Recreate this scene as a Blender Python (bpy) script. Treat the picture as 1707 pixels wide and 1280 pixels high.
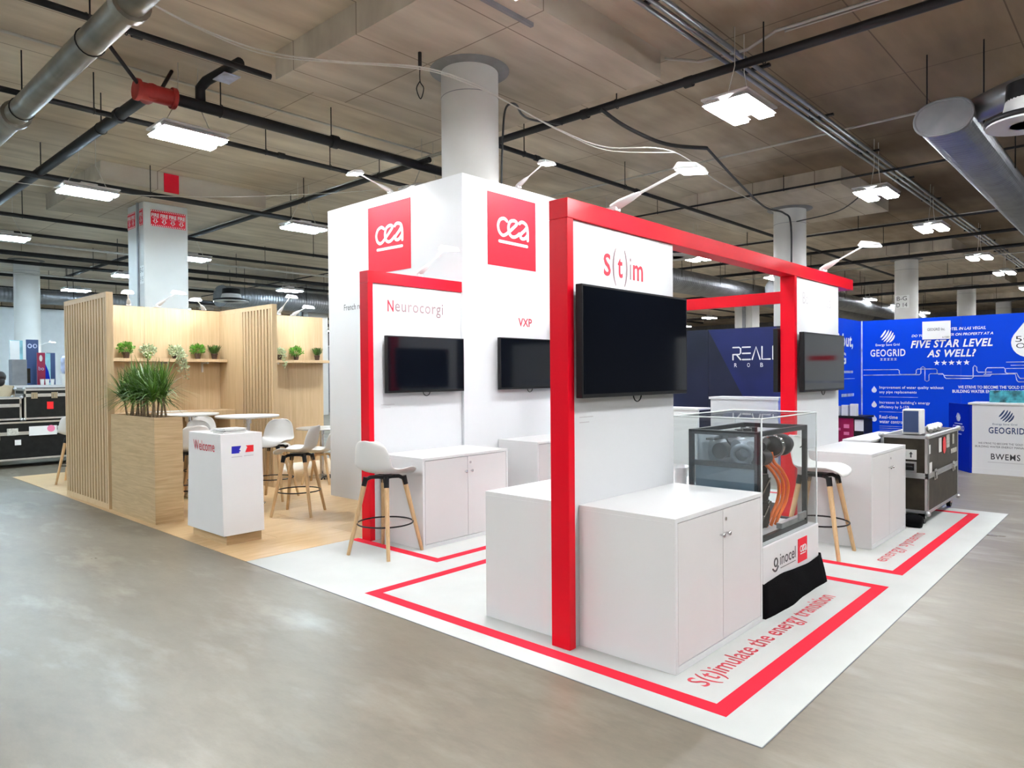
import bpy, bmesh, math, random
from mathutils import Vector, Matrix
random.seed(7)
for o in list(bpy.data.objects):
    bpy.data.objects.remove(o, do_unlink=True)
SC = bpy.context.scene
COL = SC.collection
PI = math.pi

# ------------------------------------------------------------------ camera
YAW, PITCH, ROLL, FPX = math.radians(42.5977), math.radians(-0.7669), math.radians(-0.4408), 1176.33
CAM = Vector((-2.8197, -1.2072, 1.55))
fw = Vector((math.cos(YAW) * math.cos(PITCH), math.sin(YAW) * math.cos(PITCH), math.sin(PITCH)))
rt = fw.cross(Vector((0, 0, 1))).normalized()
upv = rt.cross(fw)
rt2 = rt * math.cos(ROLL) + upv * math.sin(ROLL)
up2 = -rt * math.sin(ROLL) + upv * math.cos(ROLL)
cd = bpy.data.cameras.new('camera')
cam = bpy.data.objects.new('camera', cd)
COL.objects.link(cam)
cd.sensor_fit = 'HORIZONTAL'
cd.sensor_width = 36.0
cd.lens = FPX / 1707.0 * 36.0
cd.clip_start, cd.clip_end = 0.05, 300
M = Matrix((rt2, up2, -fw)).transposed().to_4x4()
M.translation = CAM
cam.matrix_world = M
SC.camera = cam

# ------------------------------------------------------------------ world, exposure
wd = bpy.data.worlds.new('hall_air')
SC.world = wd
wd.use_nodes = True
wd.node_tree.nodes['Background'].inputs[0].default_value = (0.8, 0.9, 1.0, 1)
wd.node_tree.nodes['Background'].inputs[1].default_value = 0.1
SC.view_settings.view_transform = 'Standard'
SC.view_settings.look = 'None'
SC.view_settings.gamma = 1.0
SC.view_settings.exposure = 0.43
SC.view_settings.use_curve_mapping = False
cy = SC.cycles
cy.max_bounces, cy.diffuse_bounces, cy.glossy_bounces, cy.transmission_bounces, cy.transparent_max_bounces = 6, 3, 3, 4, 14
cy.caustics_reflective = cy.caustics_refractive = False
cy.sample_clamp_indirect = 6.0
cy.use_adaptive_sampling = True
cy.use_light_tree = False
cy.adaptive_threshold = 0.025
TUBE_STRENGTH = 116.0      # ceiling luminaires
ARM_WATT = 5.5            # booth arm lamps

# ------------------------------------------------------------------ materials
MATS = {}
def nodes_of(name):
    m = bpy.data.materials.new(name)
    m.use_nodes = True
    nt = m.node_tree
    b = nt.nodes['Principled BSDF']
    MATS[name] = m
    return m, nt, b

def mat(name, col, rough=0.5, metal=0.0, spec=0.5, var=0.0, vscale=6.0, bump=0.0, bscale=40.0, coat=0.0, stretch=(1, 1, 1), emit=0.0, alpha=1.0):
    m, nt, b = nodes_of(name)
    N, L = nt.nodes, nt.links
    b.inputs['Base Color'].default_value = (*col, 1)
    b.inputs['Roughness'].default_value = rough
    b.inputs['Metallic'].default_value = metal
    b.inputs['Specular IOR Level'].default_value = spec
    b.inputs['Coat Weight'].default_value = coat
    if emit:
        b.inputs['Emission Color'].default_value = (*col, 1)
        b.inputs['Emission Strength'].default_value = emit
    tc = N.new('ShaderNodeTexCoord')
    mp = N.new('ShaderNodeMapping')
    mp.inputs['Scale'].default_value = stretch
    L.new(tc.outputs['Object'], mp.inputs['Vector'])
    nz = N.new('ShaderNodeTexNoise')
    nz.inputs['Scale'].default_value = vscale
    nz.inputs['Detail'].default_value = 2
    L.new(mp.outputs[0], nz.inputs['Vector'])
    rp = N.new('ShaderNodeValToRGB')
    v = max(var, 0.012)
    rp.color_ramp.elements[0].position, rp.color_ramp.elements[1].position = 0.3, 0.7
    rp.color_ramp.elements[0].color = (*[c * (1 - v) for c in col], 1)
    rp.color_ramp.elements[1].color = (*[min(1, c * (1 + v)) for c in col], 1)
    L.new(nz.outputs['Fac'], rp.inputs[0])
    L.new(rp.outputs[0], b.inputs['Base Color'])
    if bump:
        n2 = N.new('ShaderNodeTexNoise')
        n2.inputs['Scale'].default_value = bscale
        n2.inputs['Detail'].default_value = 3
        L.new(mp.outputs[0], n2.inputs['Vector'])
        bp = N.new('ShaderNodeBump')
        bp.inputs['Strength'].default_value = bump
        bp.inputs['Distance'].default_value = 0.01
        L.new(n2.outputs['Fac'], bp.inputs['Height'])
        L.new(bp.outputs[0], b.inputs['Normal'])
    return m

def wood(name, c1, c2, stretch, rough=0.45, scale=5.0):
    m, nt, b = nodes_of(name)
    N, L = nt.nodes, nt.links
    tc = N.new('ShaderNodeTexCoord')
    mp = N.new('ShaderNodeMapping')
    mp.inputs['Scale'].default_value = stretch
    L.new(tc.outputs['Object'], mp.inputs['Vector'])
    nz = N.new('ShaderNodeTexNoise')
    nz.inputs['Scale'].default_value = scale
    nz.inputs['Detail'].default_value = 4
    nz.inputs['Distortion'].default_value = 0.6
    L.new(mp.outputs[0], nz.inputs['Vector'])
    rp = N.new('ShaderNodeValToRGB')
    rp.color_ramp.elements[0].position, rp.color_ramp.elements[1].position = 0.32, 0.68
    rp.color_ramp.elements[0].color = (*c1, 1)
    rp.color_ramp.elements[1].color = (*c2, 1)
    L.new(nz.outputs['Fac'], rp.inputs[0])
    L.new(rp.outputs[0], b.inputs['Base Color'])
    b.inputs['Roughness'].default_value = rough
    bp = N.new('ShaderNodeBump')
    bp.inputs['Strength'].default_value = 0.12
    bp.inputs['Distance'].default_value = 0.004
    L.new(nz.outputs['Fac'], bp.inputs['Height'])
    L.new(bp.outputs[0], b.inputs['Normal'])
    return m

def concrete_floor():
    m, nt, b = nodes_of('polished_concrete')
    N, L = nt.nodes, nt.links
    tc = N.new('ShaderNodeTexCoord')
    a = N.new('ShaderNodeTexNoise'); a.inputs['Scale'].default_value = 0.55; a.inputs['Detail'].default_value = 5
    c = N.new('ShaderNodeTexNoise'); c.inputs['Scale'].default_value = 2.6; c.inputs['Detail'].default_value = 6; c.inputs['Roughness'].default_value = 0.6
    mp = N.new('ShaderNodeMapping'); mp.inputs['Scale'].default_value = (1.0, 0.35, 1); mp.inputs['Rotation'].default_value = (0, 0, 0.5)
    L.new(tc.outputs['Object'], a.inputs['Vector'])
    L.new(tc.outputs['Object'], mp.inputs['Vector'])
    L.new(mp.outputs[0], c.inputs['Vector'])
    r1 = N.new('ShaderNodeValToRGB')
    r1.color_ramp.elements[0].position, r1.color_ramp.elements[1].position = 0.3, 0.72
    r1.color_ramp.elements[0].color = (0.150, 0.124, 0.089, 1)
    r1.color_ramp.elements[1].color = (0.222, 0.197, 0.152, 1)
    L.new(a.outputs['Fac'], r1.inputs[0])
    r2 = N.new('ShaderNodeValToRGB')
    r2.color_ramp.elements[0].position, r2.color_ramp.elements[1].position = 0.52, 0.75
    r2.color_ramp.elements[0].color = (0, 0, 0, 1)
    r2.color_ramp.elements[1].color = (1, 1, 1, 1)
    L.new(c.outputs['Fac'], r2.inputs[0])
    mx = N.new('ShaderNodeMix'); mx.data_type = 'RGBA'
    mu = N.new('ShaderNodeMath'); mu.operation = 'MULTIPLY'; mu.inputs[1].default_value = 0.45
    L.new(r2.outputs[0], mu.inputs[0])
    L.new(mu.outputs[0], mx.inputs['Factor'])
    L.new(r1.outputs[0], mx.inputs['A'])
    mx.inputs['B'].default_value = (0.335, 0.308, 0.255, 1)
    fs_ = N.new('ShaderNodeTexNoise'); fs_.inputs['Scale'].default_value = 9.0; fs_.inputs['Detail'].default_value = 5; fs_.inputs['Roughness'].default_value = 0.75
    L.new(mp.outputs[0], fs_.inputs['Vector'])
    r3 = N.new('ShaderNodeValToRGB')
    r3.color_ramp.elements[0].position, r3.color_ramp.elements[1].position = 0.3, 0.7
    r3.color_ramp.elements[0].color = (0.86, 0.86, 0.85, 1); r3.color_ramp.elements[1].color = (1.12, 1.12, 1.12, 1)
    L.new(fs_.outputs['Fac'], r3.inputs[0])
    m3 = N.new('ShaderNodeMix'); m3.data_type = 'RGBA'; m3.blend_type = 'MULTIPLY'; m3.inputs['Factor'].default_value = 1
    L.new(mx.outputs['Result'], m3.inputs['A']); L.new(r3.outputs[0], m3.inputs['B'])
    L.new(m3.outputs['Result'], b.inputs['Base Color'])
    mr = N.new('ShaderNodeMapRange')
    mr.inputs['To Min'].default_value = 0.40
    mr.inputs['To Max'].default_value = 0.23
    L.new(r2.outputs[0], mr.inputs['Value'])
    L.new(mr.outputs[0], b.inputs['Roughness'])
    b.inputs['Specular IOR Level'].default_value = 0.55
    bp = N.new('ShaderNodeBump'); bp.inputs['Strength'].default_value = 0.03; bp.inputs['Distance'].default_value = 0.004
    L.new(c.outputs['Fac'], bp.inputs['Height'])
    L.new(bp.outputs[0], b.inputs['Normal'])
    return m

def concrete_ceiling(name, lo, hi, shade_stains=()):
    m, nt, b = nodes_of(name)
    N, L = nt.nodes, nt.links
    tc = N.new('ShaderNodeTexCoord')
    a = N.new('ShaderNodeTexNoise'); a.inputs['Scale'].default_value = 0.35; a.inputs['Detail'].default_value = 3
    mp = N.new('ShaderNodeMapping'); mp.inputs['Scale'].default_value = (0.5, 2.2, 1)
    c = N.new('ShaderNodeTexNoise'); c.inputs['Scale'].default_value = 1.6; c.inputs['Detail'].default_value = 4
    L.new(tc.outputs['Object'], a.inputs['Vector'])
    L.new(tc.outputs['Object'], mp.inputs['Vector'])
    L.new(mp.outputs[0], c.inputs['Vector'])
    r1 = N.new('ShaderNodeValToRGB')
    r1.color_ramp.elements[0].position, r1.color_ramp.elements[1].position = 0.3, 0.7
    r1.color_ramp.elements[0].color = (*lo, 1)
    r1.color_ramp.elements[1].color = (*hi, 1)
    L.new(a.outputs['Fac'], r1.inputs[0])
    r2 = N.new('ShaderNodeValToRGB')
    r2.color_ramp.elements[0].position, r2.color_ramp.elements[1].position = 0.3, 0.7
    r2.color_ramp.elements[0].color = (0.72, 0.70, 0.68, 1)
    r2.color_ramp.elements[1].color = (1, 1, 1, 1)
    L.new(c.outputs['Fac'], r2.inputs[0])
    m1 = N.new('ShaderNodeMix'); m1.data_type = 'RGBA'; m1.blend_type = 'MULTIPLY'; m1.inputs['Factor'].default_value = 1
    L.new(r1.outputs[0], m1.inputs['A']); L.new(r2.outputs[0], m1.inputs['B'])
    br = N.new('ShaderNodeTexBrick')
    br.offset = 0.0
    br.inputs['Color1'].default_value = (1, 1, 1, 1)
    br.inputs['Color2'].default_value = (0.9, 0.9, 0.9, 1)
    br.inputs['Mortar'].default_value = (0.45, 0.42, 0.4, 1)
    br.inputs['Scale'].default_value = 1.0
    br.inputs['Mortar Size'].default_value = 0.008
    br.inputs['Brick Width'].default_value = 2.44
    br.inputs['Row Height'].default_value = 1.22
    L.new(tc.outputs['Object'], br.inputs['Vector'])
    m2 = N.new('ShaderNodeMix'); m2.data_type = 'RGBA'; m2.blend_type = 'MULTIPLY'; m2.inputs['Factor'].default_value = 1
    L.new(m1.outputs['Result'], m2.inputs['A']); L.new(br.outputs['Color'], m2.inputs['B'])
    last = m2.outputs['Result']
    if shade_stains:
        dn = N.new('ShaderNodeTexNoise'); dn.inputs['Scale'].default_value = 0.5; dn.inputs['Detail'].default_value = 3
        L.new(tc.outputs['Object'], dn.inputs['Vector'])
    for (sx, sy), R in shade_stains:      # ragged brown blotches: part concrete staining, part painted-in dimness of the right-hand slab
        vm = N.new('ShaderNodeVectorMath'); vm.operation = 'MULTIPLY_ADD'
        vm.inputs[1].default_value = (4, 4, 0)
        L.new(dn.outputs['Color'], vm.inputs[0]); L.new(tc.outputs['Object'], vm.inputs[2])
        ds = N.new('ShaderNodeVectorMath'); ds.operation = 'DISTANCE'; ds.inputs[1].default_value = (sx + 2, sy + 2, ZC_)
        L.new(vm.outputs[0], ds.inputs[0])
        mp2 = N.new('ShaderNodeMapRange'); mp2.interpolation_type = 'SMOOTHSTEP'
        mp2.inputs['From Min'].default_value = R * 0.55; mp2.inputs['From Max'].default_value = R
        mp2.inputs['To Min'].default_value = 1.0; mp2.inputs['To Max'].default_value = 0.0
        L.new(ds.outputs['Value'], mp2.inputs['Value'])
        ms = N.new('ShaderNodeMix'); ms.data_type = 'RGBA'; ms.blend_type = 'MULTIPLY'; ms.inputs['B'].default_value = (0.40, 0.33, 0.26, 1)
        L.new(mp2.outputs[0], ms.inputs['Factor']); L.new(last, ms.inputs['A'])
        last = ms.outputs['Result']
    L.new(last, b.inputs['Base Color'])
    b.inputs['Roughness'].default_value = 0.85
    bp = N.new('ShaderNodeBump'); bp.inputs['Strength'].default_value = 0.25; bp.inputs['Distance'].default_value = 0.02
    L.new(c.outputs['Fac'], bp.inputs['Height'])
    L.new(bp.outputs[0], b.inputs['Normal'])
    return m

def glass(name, tint=(1, 1, 1), rough=0.0, ior=1.3):
    # thin clear acrylic sheet: mostly straight transmission plus a fresnel gloss
    m = bpy.data.materials.new(name); m.use_nodes = True
    nt = m.node_tree; N, L = nt.nodes, nt.links
    N.remove(N['Principled BSDF'])
    out = N['Material Output']
    tr = N.new('ShaderNodeBsdfTransparent'); tr.inputs[0].default_value = (*tint, 1)
    gl = N.new('ShaderNodeBsdfGlossy'); gl.inputs['Roughness'].default_value = rough
    lw = N.new('ShaderNodeLayerWeight'); lw.inputs['Blend'].default_value = 0.5
    pw = N.new('ShaderNodeMath'); pw.operation = 'POWER'; pw.inputs[1].default_value = 5.0
    fr = N.new('ShaderNodeMath'); fr.operation = 'MULTIPLY_ADD'; fr.inputs[1].default_value = 0.6; fr.inputs[2].default_value = (ior - 1) * 0.1
    L.new(lw.outputs['Facing'], pw.inputs[0]); L.new(pw.outputs[0], fr.inputs[0])
    mx = N.new('ShaderNodeMixShader')
    L.new(fr.outputs[0], mx.inputs[0]); L.new(tr.outputs[0], mx.inputs[1]); L.new(gl.outputs[0], mx.inputs[2])
    L.new(mx.outputs[0], out.inputs['Surface'])
    MATS[name] = m
    return m

ZC_ = 5.38
concrete_floor()
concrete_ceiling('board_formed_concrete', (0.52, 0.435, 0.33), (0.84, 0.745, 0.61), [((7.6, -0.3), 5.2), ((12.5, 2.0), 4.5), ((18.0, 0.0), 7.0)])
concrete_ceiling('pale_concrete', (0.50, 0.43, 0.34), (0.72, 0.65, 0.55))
wood('oak_vertical', (0.55, 0.40, 0.225), (0.65, 0.49, 0.30), (9, 9, 0.35))
wood('oak_horizontal', (0.46, 0.325, 0.17), (0.60, 0.445, 0.255), (0.6, 0.6, 9))
wood('oak_pale', (0.60, 0.44, 0.25), (0.68, 0.51, 0.31), (9, 9, 0.5))
wood('oak_floor', (0.60, 0.395, 0.19), (0.69, 0.485, 0.265), (0.7, 5, 1), rough=0.38, scale=4.0)
wood('beech_leg', (0.58, 0.36, 0.17), (0.72, 0.49, 0.27), (14, 14, 1.2), rough=0.4)
mat('white_laminate', (0.80, 0.80, 0.80), 0.32, var=0.01, vscale=2)
mat('white_door', (0.76, 0.735, 0.73), 0.36, var=0.012, vscale=2)
mat('white_panel', (0.73, 0.74, 0.755), 0.42, var=0.01, vscale=1.5, bump=0.02, bscale=90)
mat('white_carpet', (0.565, 0.58, 0.56), 0.85, spec=0.2, var=0.03, vscale=3, bump=0.12, bscale=300)
mat('red_paint', (0.74, 0.004, 0.018), 0.30, spec=0.22, var=0.03, vscale=3)
mat('red_print', (0.80, 0.012, 0.035), 0.45, spec=0.25, var=0.02, vscale=3)
mat('red_carpet', (0.80, 0.018, 0.045), 0.8, spec=0.2, var=0.05, vscale=5, bump=0.1, bscale=300)
mat('red_letter', (0.62, 0.035, 0.06), 0.35, var=0.03)
mat('grey_letter', (0.28, 0.19, 0.20), 0.4, var=0.03)
mat('faint_letter', (0.55, 0.52, 0.54), 0.4, var=0.03)
mat('white_letter', (0.86, 0.86, 0.86), 0.4)
mat('black_letter', (0.03, 0.03, 0.035), 0.4)
mat('navy_letter', (0.03, 0.06, 0.16), 0.4)
mat('black_plastic', (0.008, 0.008, 0.009), 0.4, spec=0.25, var=0.05)
mat('black_satin', (0.02, 0.02, 0.022), 0.5, var=0.1)
mat('screen_black', (0.003, 0.004, 0.007), 0.06, spec=0.42)
mat('chrome', (0.75, 0.75, 0.77), 0.14, metal=1.0)
mat('aluminium', (0.72, 0.73, 0.74), 0.32, metal=0.85, var=0.06, vscale=12)
mat('dark_frame', (0.035, 0.04, 0.045), 0.4, metal=0.4, var=0.1)
mat('pane_reflection', (0.68, 0.76, 0.82), 0.25, var=0.08, vscale=5)
mat('machine_grey', (0.52, 0.54, 0.56), 0.35, metal=0.7, var=0.15, vscale=14)
mat('machine_dark', (0.03, 0.03, 0.033), 0.42, metal=0.3, var=0.2, vscale=20)
mat('machine_white', (0.72, 0.74, 0.75), 0.35, var=0.05)
mat('orange_hose', (0.90, 0.17, 0.01), 0.4, var=0.08)
mat('black_cloth', (0.004, 0.004, 0.0045), 0.95, spec=0.06, var=0.2, bump=0.25, bscale=120)
mat('white_plastic', (0.83, 0.83, 0.81), 0.28, var=0.01)
mat('leaf_bright', (0.12, 0.33, 0.035), 0.45, var=0.45, vscale=18)
mat('leaf_dark', (0.035, 0.13, 0.018), 0.45, var=0.45, vscale=12)
mat('leaf_pale', (0.50, 0.60, 0.38), 0.5, var=0.3, vscale=30)
mat('dracaena_leaf', (0.085, 0.19, 0.024), 0.4, var=0.5, vscale=10)
mat('cane', (0.22, 0.16, 0.09), 0.7, var=0.3, vscale=30, bump=0.3)
mat('pot_dark', (0.06, 0.035, 0.03), 0.6, var=0.2)
mat('soil', (0.09, 0.028, 0.018), 0.95, var=0.5, vscale=60, bump=0.6)
mat('column_paint', (0.62, 0.61, 0.58), 0.5, var=0.04, vscale=2, bump=0.05)
mat('pipe_black', (0.010, 0.010, 0.012), 0.55, spec=0.3, var=0.2, vscale=3)
mat('pipe_grey', (0.22, 0.205, 0.17), 0.4, metal=0.3, var=0.35, vscale=3)
mat('conduit', (0.50, 0.49, 0.46), 0.4, metal=0.5, var=0.1)
mat('cable_white', (0.70, 0.68, 0.63), 0.5, var=0.05)
mat('cable_black', (0.012, 0.012, 0.013), 0.5, var=0.1)
mat('duct_metal', (0.26, 0.27, 0.29), 0.38, metal=0.75, var=0.15, vscale=4)
mat('valve_red', (0.42, 0.03, 0.025), 0.5, var=0.2)
mat('fixture_white', (0.75, 0.75, 0.75), 0.4)
mat('tube_glow', (0.94, 0.97, 1.0), 0.4, emit=TUBE_STRENGTH)
mat('tube_glow_cool', (0.64, 0.85, 1.0), 0.4, emit=TUBE_STRENGTH)
mat('led_glow', (0.96, 0.98, 1.0), 0.4, emit=22.0)
mat('blue_wall', (0.0, 0.052, 0.60), 0.55, spec=0.12, var=0.06, vscale=0.8)
mat('blue_dark', (0.0, 0.018, 0.36), 0.5, spec=0.15, var=0.05)
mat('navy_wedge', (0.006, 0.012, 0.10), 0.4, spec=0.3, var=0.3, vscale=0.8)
mat('navy_wall', (0.008, 0.010, 0.032), 0.36, spec=0.3, var=0.5, vscale=0.7)
mat('case_black', (0.009, 0.009, 0.009), 0.55, spec=0.2, var=0.25, vscale=14)
mat('case_brown', (0.034, 0.028, 0.019), 0.45, spec=0.3, var=0.35, vscale=9)
mat('paper', (0.80, 0.80, 0.78), 0.6, var=0.03)
mat('sticker_grey', (0.52, 0.51, 0.46), 0.6, var=0.3, vscale=40)
mat('pink_sticker', (0.80, 0.20, 0.35), 0.6)
mat('crimson', (0.30, 0.004, 0.045), 0.35, var=0.15)
mat('teal_print', (0.05, 0.32, 0.38), 0.4, var=0.8, vscale=9)
mat('cyan_print', (0.35, 0.68, 0.78), 0.4, var=0.4, vscale=3)
mat('lilac_print', (0.45, 0.50, 0.75), 0.4, var=0.5, vscale=6)
mat('far_wall', (0.70, 0.73, 0.74), 0.6, var=0.03)
mat('hall_wall', (0.20, 0.20, 0.20), 0.8, var=0.1)
mat('mid_grey', (0.22, 0.23, 0.25), 0.5, var=0.1)
mat('skin', (0.55, 0.36, 0.27), 0.5, var=0.06)
mat('hair', (0.015, 0.011, 0.01), 0.45, var=0.3, vscale=60, stretch=(1, 1, 4))
mat('tan_cloth', (0.55, 0.45, 0.30), 0.8, var=0.1)
mat('flag_blue', (0.012, 0.012, 0.36), 0.4)
mat('flag_red', (0.80, 0.012, 0.02), 0.4)
glass('acrylic', (0.97, 0.985, 0.985), 0.0, 1.32)
glass('smoked_panel', (0.82, 0.88, 0.92), 0.02, 2.6)
mat('acrylic_edge', (0.80, 0.86, 0.86), 0.15)

# ------------------------------------------------------------------ geometry helpers
class MB:
    def __init__(s):
        s.v, s.f, s.sm = [], [], []
    def add(s, vs, fs, smooth=False):
        b = len(s.v)
        s.v += [tuple(v) for v in vs]
        s.f += [tuple(b + i for i in f) for f in fs]
        s.sm += [smooth] * len(fs)
        return s
    def box(s, x0, y0, z0, x1, y1, z1):
        if x0 > x1: x0, x1 = x1, x0
        if y0 > y1: y0, y1 = y1, y0
        if z0 > z1: z0, z1 = z1, z0
        return s.add([(x0, y0, z0), (x1, y0, z0), (x1, y1, z0), (x0, y1, z0), (x0, y0, z1), (x1, y0, z1), (x1, y1, z1), (x0, y1, z1)],
                     [(0, 3, 2, 1), (4, 5, 6, 7), (0, 1, 5, 4), (1, 2, 6, 5), (2, 3, 7, 6), (3, 0, 4, 7)])
    def hull(s, lo, hi):
        # two quads (4 points each) joined into a solid
        return s.add(list(lo) + list(hi), [(0, 3, 2, 1), (4, 5, 6, 7), (0, 1, 5, 4), (1, 2, 6, 5), (2, 3, 7, 6), (3, 0, 4, 7)])
    def obox(s, c, u, v, w):
        c, u, v, w = Vector(c), Vector(u) / 2, Vector(v) / 2, Vector(w) / 2
        return s.hull([c - u - v - w, c + u - v - w, c + u + v - w, c - u + v - w], [c - u - v + w, c + u - v + w, c + u + v + w, c - u + v + w])
    def cyl(s, p0, p1, r0, r1=None, n=14, caps=True):
        if r1 is None: r1 = r0
        p0, p1 = Vector(p0), Vector(p1)
        d = (p1 - p0).normalized()
        a = d.orthogonal().normalized(); b = d.cross(a)
        vs = []
        for p, r in ((p0, r0), (p1, r1)):
            for i in range(n):
                t = 2 * PI * i / n
                vs.append(p + a * (r * math.cos(t)) + b * (r * math.sin(t)))
        s.add(vs, [(i, (i + 1) % n, n + (i + 1) % n, n + i) for i in range(n)], True)
        if caps:
            s.add(vs[:n], [tuple(range(n - 1, -1, -1))]); s.add(vs[n:], [tuple(range(n))])
        return s
    def tube(s, pts, r, n=8, caps=True):
        pts = [Vector(p) for p in pts]
        vs = []
        prev = None
        for i, p in enumerate(pts):
            d = (pts[min(i + 1, len(pts) - 1)] - pts[max(i - 1, 0)])
            if d.length < 1e-9: d = Vector((0, 0, 1))
            d.normalize()
            a = d.orthogonal().normalized() if prev is None else (prev - d * prev.dot(d))
            if a.length < 1e-6: a = d.orthogonal()
            a.normalize(); prev = a
            b = d.cross(a)
            rr = r[i] if isinstance(r, (list, tuple)) else r
            for k in range(n):
                t = 2 * PI * k / n
                vs.append(p + a * (rr * math.cos(t)) + b * (rr * math.sin(t)))
        fs = []
        for i in range(len(pts) - 1):
            for k in range(n):
                fs.append((i * n + k, i * n + (k + 1) % n, (i + 1) * n + (k + 1) % n, (i + 1) * n + k))
        s.add(vs, fs, True)
        if caps:
            s.add(vs[:n], [tuple(range(n - 1, -1, -1))]); s.add(vs[-n:], [tuple(range(n))])
        return s
    def lathe(s, prof, c, n=24, axis='z'):
        c = Vector(c); vs = []
        for r, h in prof:
            for k in range(n):
                t = 2 * PI * k / n
                x, y = r * math.cos(t), r * math.sin(t)
                vs.append(c + (Vector((x, y, h)) if axis == 'z' else Vector((h, x, y)) if axis == 'x' else Vector((x, h, y))))
        fs = []
        for i in range(len(prof) - 1):
            for k in range(n):
                fs.append((i * n + k, i * n + (k + 1) % n, (i + 1) * n + (k + 1) % n, (i + 1) * n + k))
        s.add(vs, fs, True)
        if prof[0][0] > 1e-6: s.add(vs[:n], [tuple(range(n - 1, -1, -1))])
        if prof[-1][0] > 1e-6: s.add(vs[-n:], [tuple(range(n))])
        return s
    def ring(s, c, R, r, n=32, m=8, axis=Vector((0, 0, 1))):
        axis = Vector(axis).normalized(); a = axis.orthogonal().normalized(); b = axis.cross(a); c = Vector(c)
        vs, fs = [], []
        for i in range(n):
            t = 2 * PI * i / n
            d = a * math.cos(t) + b * math.sin(t)
            for k in range(m):
                q = 2 * PI * k / m
                vs.append(c + d * (R + r * math.cos(q)) + axis * (r * math.sin(q)))
        for i in range(n):
            for k in range(m):
                fs.append((i * m + k, ((i + 1) % n) * m + k, ((i + 1) % n) * m + (k + 1) % m, i * m + (k + 1) % m))
        return s.add(vs, fs, True)
    def ball(s, c, rx, ry=None, rz=None, n=14, m=9):
        ry = rx if ry is None else ry; rz = rx if rz is None else rz
        c = Vector(c); vs, fs = [c + Vector((0, 0, -rz))], []
        for i in range(1, m):
            ph = -PI / 2 + PI * i / m
            for k in range(n):
                t = 2 * PI * k / n
                vs.append(c + Vector((rx * math.cos(ph) * math.cos(t), ry * math.cos(ph) * math.sin(t), rz * math.sin(ph))))
        vs.append(c + Vector((0, 0, rz)))
        for k in range(n): fs.append((0, 1 + (k + 1) % n, 1 + k))
        for i in range(m - 2):
            for k in range(n):
                fs.append((1 + i * n + k, 1 + i * n + (k + 1) % n, 1 + (i + 1) * n + (k + 1) % n, 1 + (i + 1) * n + k))
        top = len(vs) - 1
        for k in range(n): fs.append((1 + (m - 2) * n + k, 1 + (m - 2) * n + (k + 1) % n, top))
        return s.add(vs, fs, True)
    def flat(s, poly, fr, t=0.003):
        # extruded 2-D polygon (u, v) on a frame (o, u, v, n)
        o, u, v, n = fr
        k = len(poly)
        lo = [o + u * a + v * b for a, b in poly]
        hi = [p + n * t for p in lo]
        return s.add(lo + hi, [tuple(range(k - 1, -1, -1)), tuple(range(k, 2 * k))] + [(i, (i + 1) % k, k + (i + 1) % k, k + i) for i in range(k)])
    def stroke(s, pts, w, fr, t=0.003, closed=False, ramp=0.0):
        # flat ribbon with round ends on a frame
        o, u, v, n = fr
        P = [Vector((a, b)) for a, b in pts]
        L, R = [], []
        m = len(P)
        for i in range(m):
            if closed: d = P[(i + 1) % m] - P[i - 1]
            else: d = P[min(i + 1, m - 1)] - P[max(i - 1, 0)]
            d.normalize(); nn = Vector((-d.y, d.x)) * (w / 2)
            L.append(P[i] + nn); R.append(P[i] - nn)
        def w3(p, h): return o + u * p.x + v * p.y + n * h
        vs = []
        nP = len(P)
        for i_, (a, b) in enumerate(zip(L, R)):
            h_ = t + ramp * i_ / nP
            vs += [w3(a, 0), w3(b, 0), w3(a, h_), w3(b, h_)]
        fs = []
        rng = range(m) if closed else range(m - 1)
        for i in rng:
            a, b = 4 * i, 4 * ((i + 1) % m)
            fs += [(a + 2, a + 3, b + 3, b + 2), (a, b, b + 1, a + 1), (a, a + 2, b + 2, b), (a + 1, b + 1, b + 3, a + 3)]
        s.add(vs, fs)
        if not closed:
            for e, h_ in ((P[0], t), (P[-1], t + ramp)):
                s.flat([(e.x + w / 2 * math.cos(2 * PI * k / 10), e.y + w / 2 * math.sin(2 * PI * k / 10)) for k in range(10)], (o, u, v, n), h_ * 0.98)
        return s

def fy(x, y, z):      # frame on a wall facing -Y
    return (Vector((x, y, z)), Vector((1, 0, 0)), Vector((0, 0, 1)), Vector((0, -1, 0)))
def fx(x, y, z):      # frame on a wall facing -X
    return (Vector((x, y, z)), Vector((0, -1, 0)), Vector((0, 0, 1)), Vector((-1, 0, 0)))
def fz(x, y, z):      # frame on the floor, read from the -Y side
    return (Vector((x, y, z)), Vector((1, 0, 0)), Vector((0, 1, 0)), Vector((0, 0, 1)))

def mesh_of(name, mb, m, off=Vector((0, 0, 0)), fix=True):
    me = bpy.data.meshes.new(name)
    me.from_pydata([(v[0] - off.x, v[1] - off.y, v[2] - off.z) for v in mb.v], [], mb.f)
    me.polygons.foreach_set('use_smooth', mb.sm)
    if fix:
        bm = bmesh.new(); bm.from_mesh(me)
        bmesh.ops.recalc_face_normals(bm, faces=bm.faces)
        bm.to_mesh(me); bm.free()
    me.materials.append(MATS[m])
    return me

def bevel(o, w, seg=2):
    if w:
        md = o.modifiers.new('bevel', 'BEVEL'); md.width = w; md.segments = seg; md.limit_method = 'ANGLE'; md.angle_limit = math.radians(40)
    return o

def tag(o, label, cat, group=None, kind=None):
    if label: o['label'] = label
    if cat: o['category'] = cat
    if group: o['group'] = group
    if kind: o['kind'] = kind
    return o

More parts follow.
